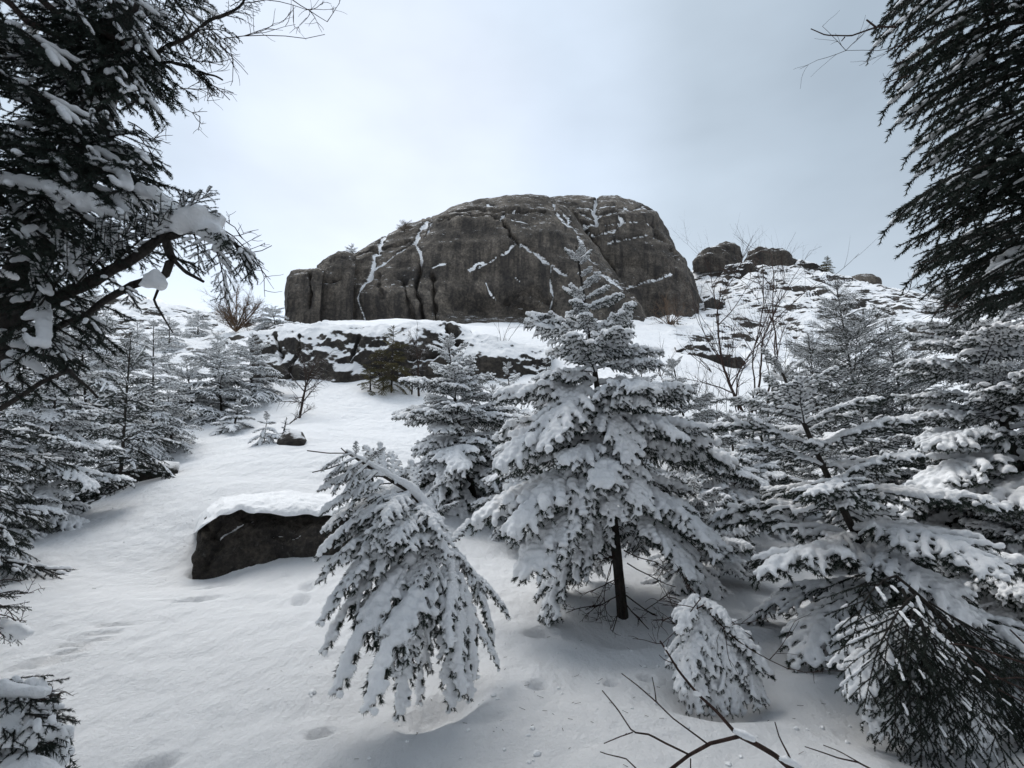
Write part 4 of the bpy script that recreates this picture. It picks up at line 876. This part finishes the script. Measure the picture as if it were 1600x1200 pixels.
twig_sprays(bt, [((350,60),(500,35)),((300,110),(350,150)),((330,50),(380,120)),((240,140),(330,165)),((300,95),(365,105)),((380,5),(470,20)),((440,-10),(515,45)),((210,200),(245,250)),((330,330),(372,342)),((350,360),(415,420)),((340,400),(400,370)),
   ((200,190),(238,215)),((250,150),(310,185)),((270,80),(330,100)),((200,250),(240,262))], 2.95, 5, r=.004)

# ------------------------------------------------------------------ overhanging spruce, upper right
rrs = np.random.RandomState(44)
RB = at(1950, 950, 3.6); RB[2] = float(h_base(RB[0], RB[1]))
ot = empty('old_spruce', RB, 'dark overhanging spruce whose fine boughs hang in from the upper right edge', 'spruce tree')
RT = [RB, at(1900, 600, 3.6), at(1830, 200, 3.7), at(1790, -200, 3.9), at(1760, -600, 4.3)]
trunk_mesh(ot, RT, .15, .06, None, 14)
tips = [(1372,30),(1385,62),(1380,118),(1400,150),(1432,150),(1425,200),(1418,245),(1440,285),(1395,322),(1410,372),(1445,350),(1428,410),(1450,440),(1465,470),(1455,230),(1470,120),(1450,60),(1400,-20),(1450,-40),(1500,330),(1500,420),(1510,470)]
for i, (x, y) in enumerate(tips):
    yb = rrs.uniform(2.9, 3.7); L = rrs.uniform(300, 420)
    x += 25 if y > 60 else 5; add_bough(ot, 'dark', at(x + L, y - rrs.uniform(10, 90), yb + rrs.uniform(.1, .4)), at(x, y, yb))
for i, (x, y) in enumerate([(1392,10),(1415,90),(1450,170),(1445,220),(1410,305),(1425,335),(1430,385),(1445,400),(1470,450),(1480,490),(1440,-10),(1470,260),(1480,300)]):
    x += 30 if y > 60 else 10; yb = rrs.uniform(2.9, 3.5); add_bough(ot, 'dark', at(x + 260, y - rrs.uniform(0, 70), yb + .2), at(x, y, yb))
for i in range(12):
    x = rrs.uniform(1530, 1760); y = rrs.uniform(-120, 470)
    if x < 1400 + abs(((y % 90) - 45)) * .5 + 30: continue
    yb = rrs.uniform(2.7, 4.0); L = rrs.uniform(220, 380)
    add_bough(ot, 'dark' if rrs.rand() < .85 else 'mid', at(x + L, y - rrs.uniform(-40, 150), yb + rrs.uniform(.0, .5)), at(x, y, yb), 1, True, rrs.uniform(-.7, .7))
RP = resample(np.array(RT), .05)
for k in range(40):  # unseen upper boughs above the frame, added to darken the snow below
    o = RP[rrs.randint(int(len(RP) * .5), len(RP))]; az = rrs.uniform(0, 2 * PI); el = R(rrs.uniform(-18, 18)); L = rrs.uniform(1.4, 2.8)
    d = np.array([math.cos(az) * math.cos(el), math.sin(az) * math.cos(el), math.sin(el)]); px, py = project(np.array([o + d * L * q for q in (.3, .6, 1.0)]))
    if ((py > -60) & (px < 1640) & ((o + d * L)[1] > .5)).any(): continue
    add_bough(ot, 'far', o, o + d * L)
limb(ot, 'twig', [at(1400, 42, 3.0), at(1370, 42, 3.0), at(1330, 56, 3.0), at(1290, 55, 3.0), at(1267, 45, 3.0)], .006, .003, M_TWIG)
limb(ot, 'twig', [at(1368, 42, 3.0), at(1354, 31, 3.0)], .006, .005, M_TWIG)
limb(ot, 'twig', [at(1320, 58, 3.0), at(1315, 64, 3.0)], .004, .003, M_TWIG)
limb(ot, 'twig', [at(1420, 118, 3.0), at(1400, 124, 3.0), at(1383, 130, 3.0)], .004, .003, M_TWIG)
twig_sprays(ot, [((1430,60),(1375,95)),((1440,80),(1400,105)),((1500,480),(1420,480)),((1540,440),(1460,480))], 3.0, 9, r=.003)
# ------------------------------------------------------------------ near boughs, lower left corner
NB = at(-260, 1180, 1.9); NB[2] = float(h_base(NB[0], NB[1]))
nb = empty('spruce_sapling', NB, 'very near snow-clotted young spruce poking in at the bottom left corner', 'spruce tree', g)
trunk_mesh(nb, [NB, NB + np.array([.02, 0, .5]), NB + np.array([.03, .02, 1.0])], .03, .01)
bmany(nb, 'paw', [((-200,1160),(30,1120)),((-200,1190),(60,1150)),((-200,1220),(35,1200)),((-200,1250),(62,1228)),((-200,1240),(10,1255))], 1.95, 1.75, True, 1.3)
snow_lump(nb, [at(-60, 1085, 1.8), at(10, 1078, 1.75), at(70, 1084, 1.72)], [.030, .032, .018], .009, 2, .75, seed=12)
snow_lump(nb, [at(-60, 1150, 1.75), at(0, 1140, 1.7), at(40, 1155, 1.7)], [.045, .042, .025], .009, 2, .85, seed=13)
snow_lump(nb, [at(-30, 1210, 1.7), at(40, 1200, 1.68), at(90, 1212, 1.68)], [.045, .045, .025], .009, 2, .85, seed=14)
bmany(nb, 'near', [((-150,1100),(60,1095)),((-150,1130),(85,1125)),((-150,1160),(70,1165))], 1.85, 1.72)
twig_sprays(nb, [((70,1080),(100,1085)),((60,1095),(100,1080))], 1.72, 3, r=.0015)
nb2 = empty('spruce_sapling', on_ground(*at(-40, 960, 3.4)[:2]), 'scrubby dark twiggy bush at the left edge of the open snow', 'bush', gb)
bmany(nb2, 'dark', [((-70,950),(30,925)),((-70,960),(38,950)),((-70,960),(30,985)),((-60,940),(10,905)),((-60,970),(35,1000)),((-60,980),(20,1005))], 3.35, 3.3)
snow_lump(nb2, [at(-10, 975, 3.3), at(30, 985, 3.3), at(50, 990, 3.3)], [.03, .05, .025], .012, 2, .8, seed=15)
twig_sprays(nb2, [((0,930),(50,930)),((0,945),(52,960)),((-10,910),(30,905)),((0,960),(30,965))], 3.3, 4, r=.003)

# ------------------------------------------------------------------ bare deciduous trees and dead saplings
def bare_tree(name, label, cat, base, stems, seed, r=.03, gens=4, group=None, spread=.5, up=.15, mat=M_TWIGS, kids=(3, 6), wob=.09):
    rs = np.random.RandomState(seed); base = np.asarray(base, float); root = empty(name, base, label, cat, group)
    def rec(g_, o, d, l, rad, gen):
        m = max(4, int(l / .12)); P = [o]; dd = d.copy()
        for k in range(m): dd = dd + rs.normal(size=3) * wob + np.array([0, 0, up * .12]); dd /= np.linalg.norm(dd); P.append(P[-1] + dd * l / m)
        P = np.array(P); g_.add(*tube(P, np.linspace(rad, rad * .25, len(P)), 6 if rad > .01 else 4, 1, True))
        if gen > 0:
            for k in range(rs.randint(*kids)):
                i = rs.randint(int(m * .25), m + 1); n_ = dd + rs.normal(size=3) * spread + np.array([0, 0, up]); n_ /= np.linalg.norm(n_)
                rec(g_, P[i], n_, l * rs.uniform(.26, .5), rad * (1 - .5 * i / m) * .55, gen - 1)
    for (tip, rr) in stems:
        tip = np.asarray(tip, float); d = tip - base; l = np.linalg.norm(d); g_ = Geo()
        rec(g_, np.zeros(3), d / l, l, rr, gens - 1); obj('stem', g_.mesh('stem', mat), root)
    return root
Bb = on_ground(*at(1165, 665, 11)[:2]); yb = Bb[1]
bare_tree('birch_tree', 'bare dark birch with forking stems in front of the right-hand snowfield', 'tree', Bb, [(at(1140, 430, yb), .034), (at(1182, 470, yb), .03), (at(1098, 470, yb), .02), (at(1230, 440, yb + .3), .026), (at(1160, 400, yb + .2), .022), (at(1110, 540, yb), .014), (at(1215, 520, yb), .014)], 5, gens=4, kids=(5, 9), spread=.55, mat=M_TWIG)
Bb = on_ground(*at(1195, 660, 12)[:2]); yb = Bb[1]
bare_tree('birch_tree', 'slim bare tree whose twigs rise above the ridge, right of the forked birch', 'tree', Bb, [(at(1238, 378, yb), .026), (at(1258, 540, yb), .014)], 6, gens=3, kids=(4, 7), spread=.6, mat=M_TWIG)
Bq = BUSH[0]; yq = Bq[1]
bare_tree('bush', 'brown leafless bush on the skyline, left of the summit blocks', 'bush', Bq, [(at(x, y, yq + dy), .03) for x, y, dy in [(335,480,0),(352,462,.5),(370,456,-.4),(388,464,.2),(405,480,-.3),(360,485,-.8),(392,488,.6),(342,500,.4),(412,500,.2),(380,474,0),(350,470,.2),(398,474,.1)]], 77, gens=3, group=gb, kids=(14, 20), spread=.75, mat=M_RUST, wob=.06)
Bq = BUSH[1]; Bq[2] -= .1; yq = Bq[1]
bare_tree('bush', 'russet twiggy bush at the foot of the right summit rock', 'bush', Bq, [(at(x, y, yq + dy), .02) for x, y, dy in [(1015,486,0),(1025,470,.3),(1040,462,-.3),(1055,460,.2),(1068,468,-.3),(1078,480,0),(1035,478,-.6),(1060,482,-.6),(1048,470,.5),(1020,498,-.2),(1075,496,-.2)]], 78, gens=4, group=gb, kids=(5, 9), spread=.8, mat=M_RUST, wob=.08)
gs_ = 'thin bare shrubs in the snowfield'
for i, (x, y, Y, dx, dy) in enumerate([(1060,600,13,-20,-90),(1095,640,12,-20,-110),(1230,600,15,20,-120),(1030,560,16,10,-60),(1130,680,10,-30,-130),(1260,640,12,25,-130),(780,560,17,5,-75),(1110,560,18,-40,-60)]):
    Bs = on_ground(*at(x, y, Y)[:2])
    bare_tree('bare_shrub', ['thin bare shrub just right of the central spruce crown', 'bare shrub left of the forked birch foot', 'bare shrub behind the slim ridge-topping tree', 'thin bare shrub under the russet bush', 'bare twiggy shrub at the birch foot, nearest the camera', 'bare shrub among the lattice conifers', 'thin bare sapling before the foot of the summit rock', 'bare shrub leaning left over the long dark rock band'][i],
              'shrub', Bs, [(Bs + (at(x + dx + k * 18, y + dy + abs(k) * 12, Y) - at(x, y, Y)), .012) for k in (-1, 0, 1)], 100 + i, gens=3, group=gs_, kids=(3, 6), spread=.5)
gd = 'dead saplings by the ledge'
for i, (x, y, Y, tx, ty, rr) in enumerate([(468,655,12.5,480,545,.03),(655,603,14.8,651,528,.035),(644,600,14.9,647,560,.02),(600,600,15,598,545,.02),(450,665,12,480,640,.015)]):
    Bs = on_ground(*at(x, y, Y)[:2])
    bare_tree('dead_sapling', ['dead bare spruce sapling leaning right before the dark ledge', 'tallest dead bare stem right of the yellowish spruce', 'short dead stem beside the tallest dead stem', 'thin dead stem within the yellowish spruce', 'wispy dead twig bush at the foot of the leaning dead sapling'][i], 'dead tree', Bs,
              [(Bs + at(tx, ty, Y) - at(x, y, Y), rr)], 120 + i, gens=3, group=gd, kids=(12, 18), spread=.9, up=-.05, wob=.03)
# twigs round the foot of the central trunk
twig_sprays(c1, [((968,930),(900,965)),((975,940),(1020,1030)),((970,900),(925,925)),((978,930),(1050,985)),((968,950),(940,1010)),((975,950),(985,1040)),((960,870),(905,880)),((975,860),(1030,900)),((980,880),(1045,940)),((965,830),(900,850)),((980,820),(1050,850)),((960,850),(930,930))], c1.location.y - .05, 12, r=.005, gens=4)
twig_sprays(lb, [((1100,945),(1050,990)),((1095,935),(1040,1010)),((1110,950),(1180,985)),((1085,925),(1060,900)),((1110,960),(1215,1060))], lb.location.y - .1, 13, r=.0035)
# bare branch across the lower right foreground
Yf = 1.95; FB = at(1420, 1420, Yf); FB[2] = float(h_base(FB[0], FB[1]))
fb = empty('bare_branch', FB, 'bare forked branch with knots of snow reaching in from the bottom right', 'branch')
def fl(pts, r0, r1, dy=0.0): limb(fb, 'twig', [at(p[0], p[1], Yf + dy) for p in pts], r0, r1, M_TWIG, .02, 6, .004)
limb(fb, 'stem', [FB, at(1330, 1290, Yf), at(1270, 1225, Yf), at(1231, 1198, Yf)], .012, .0085, M_TWIG, .02, 7)
fl([(1231,1198),(1211,1180),(1180,1162),(1156,1150)], .0085, .0075); fl([(1156,1150),(1109,1161),(1076,1180),(1051,1200),(1020,1225)], .0058, .005)
fl([(1147,1143),(1120,1112),(1092,1086),(1062,1050),(1037,1012),(1031,1003)], .0062, .0028); fl([(1103,1161),(1051,1122),(1026,1097),(996,1071),(972,1053)], .0028, .0018); fl([(1026,1097),(1024,1078),(1020,1059)], .002, .0013)
fl([(1076,1180),(1040,1162),(1014,1147),(988,1143),(965,1108),(941,1080)], .0034, .0018); fl([(988,1143),(968,1150),(944,1161)], .002, .0014); fl([(1000,1210),(993,1200),(977,1184),(950,1178),(938,1174)], .0024, .0014)
fl([(1240,1200),(1235,1184),(1218,1152),(1211,1128)], .0035, .0016); fl([(1360,1200),(1340,1190),(1312,1185),(1259,1167)], .0028, .0016); fl([(1345,1192),(1312,1174),(1288,1165)], .002, .0014)
fl([(1056,1038),(1040,1034),(1030,1025)], .0018, .001); fl([(1078,1186),(1078,1205)], .002, .002); fl([(1040,1015),(1045,1000)], .0012, .001)
snow_lump(fb, [at(1146, 1142, Yf), at(1160, 1146, Yf), at(1178, 1156, Yf)], [.010, .016, .008], .003, 1, .8, seed=21)
snow_lump(fb, [at(1215, 1184, Yf), at(1235, 1190, Yf), at(1252, 1200, Yf)], [.008, .015, .012], .003, 1, .8, seed=22)
snow_lump(fb, [at(1085, 1083, Yf - .01), at(1090, 1080, Yf - .01), at(1095, 1086, Yf - .01)], [.006, .011, .006], .003, 1, 1, seed=23)
snow_lump(fb, [at(1038, 1013, Yf - .01), at(1042, 1013, Yf - .01)], [.005, .006], .003, 1, 1, seed=24)
fr = empty('bare_branch', on_ground(*at(1700, 1150, 2.6)[:2]), 'dark bare twigs crossing the right edge above the buried boughs', 'branch')
for pts, r0 in [([(1700,1090),(1600,1040),(1540,1015),(1480,1008)], .006), ([(1700,1130),(1600,1080),(1545,1050),(1495,1022)], .005), ([(1680,1050),(1600,1005),(1575,980)], .006), ([(1700,1160),(1600,1100),(1560,1075)], .005), ([(1640,1070),(1590,1060),(1550,1062)], .004)]:
    limb(fr, 'twig', [at(p[0], p[1], 2.6) for p in pts], r0, r0 * .5, M_TWIG, .02, 6, .02)

# ------------------------------------------------------------------ unseen spruces beyond the frame, added to shade the foreground snow
gw_ = 'spruces around the viewpoint'
for i, (x, y, h, l) in enumerate([(-2.3, -1.2, 8.0, 2.3), (2.5, -1.3, 8.5, 2.3), (0.3, -3.4, 9, 2.4), (-4.6, 1.4, 9, 2.2), (4.9, 1.6, 9, 2.2)]):
    B = on_ground(x, y)
    spruce('spruce_tree', ['tall spruce just behind and left of the viewpoint', 'tall spruce just behind and right of the viewpoint', 'tallest spruce straight behind the viewpoint', 'tall spruce left of the viewpoint beyond the frame', 'tall spruce right of the viewpoint beyond the frame'][i], B, B + np.array([.1, .1, h]), l, 'far', .25, 15, 6, 200 + i, gw_, 'full', .12, .1)

# ------------------------------------------------------------------ clods fallen from the boughs and small litter on the snow
crs = np.random.RandomState(91)
def scatter(n, spots):
    out_ = []
    for _ in range(n):
        cx, cy_, rr_ = spots[crs.randint(len(spots))]; a = crs.uniform(0, 2 * PI); q = rr_ * crs.uniform(0.1, 1) ** .6
        out_.append((cx + q * math.cos(a), cy_ + q * math.sin(a)))
    P_ = np.array(out_); return P_, ground_z(P_[:, 0], P_[:, 1])
spots = [(B_[0], B_[1], r_) for B_, r_ in ((ground_hit(975, 962), 1.3), (ground_hit(690, 1060), 1.0), (ground_hit(1130, 1075), .7), (ground_hit(1400, 1010), 1.2), (ground_hit(900, 1080), .9), (ground_hit(120, 850), 1.3), (ground_hit(760, 1120), .5))]
XY, ZZ = scatter(90, spots); gc = Geo()
for (x, y), z in zip(XY, ZZ):
    r = crs.uniform(.004, .013) * (1.6 if crs.rand() < .1 else 1); a = np.linspace(-1, 1, 4); ang = crs.uniform(0, PI)
    gc.add(*tube(np.stack([np.array([x + t_ * r * math.cos(ang), y + t_ * r * math.sin(ang), z + r * .25]) for t_ in a]), r * np.sqrt(1.1 - a ** 2) * crs.uniform(.8, 1.2, 4), 6, .75, True))
tag(obj('snow_clods', gc.mesh('snow_clods', M_CAP)), 'small clods of snow fallen from the boughs onto the slope', None, None, 'stuff')
XY, ZZ = scatter(110, spots); gl = Geo()
for (x, y), z in zip(XY, ZZ):
    a = crs.uniform(0, 2 * PI); l = crs.uniform(.008, .035); P_ = np.array([[x, y, z + .002], [x + l * math.cos(a), y + l * math.sin(a), z + .004 + l * .15]]); gl.add(*tube(P_, .0011, 3, 1, True))
tag(obj('twig_litter', gl.mesh('twig_litter', M_TWIG)), 'dark needles and twig scraps scattered on the snow under the trees', None, None, 'stuff')
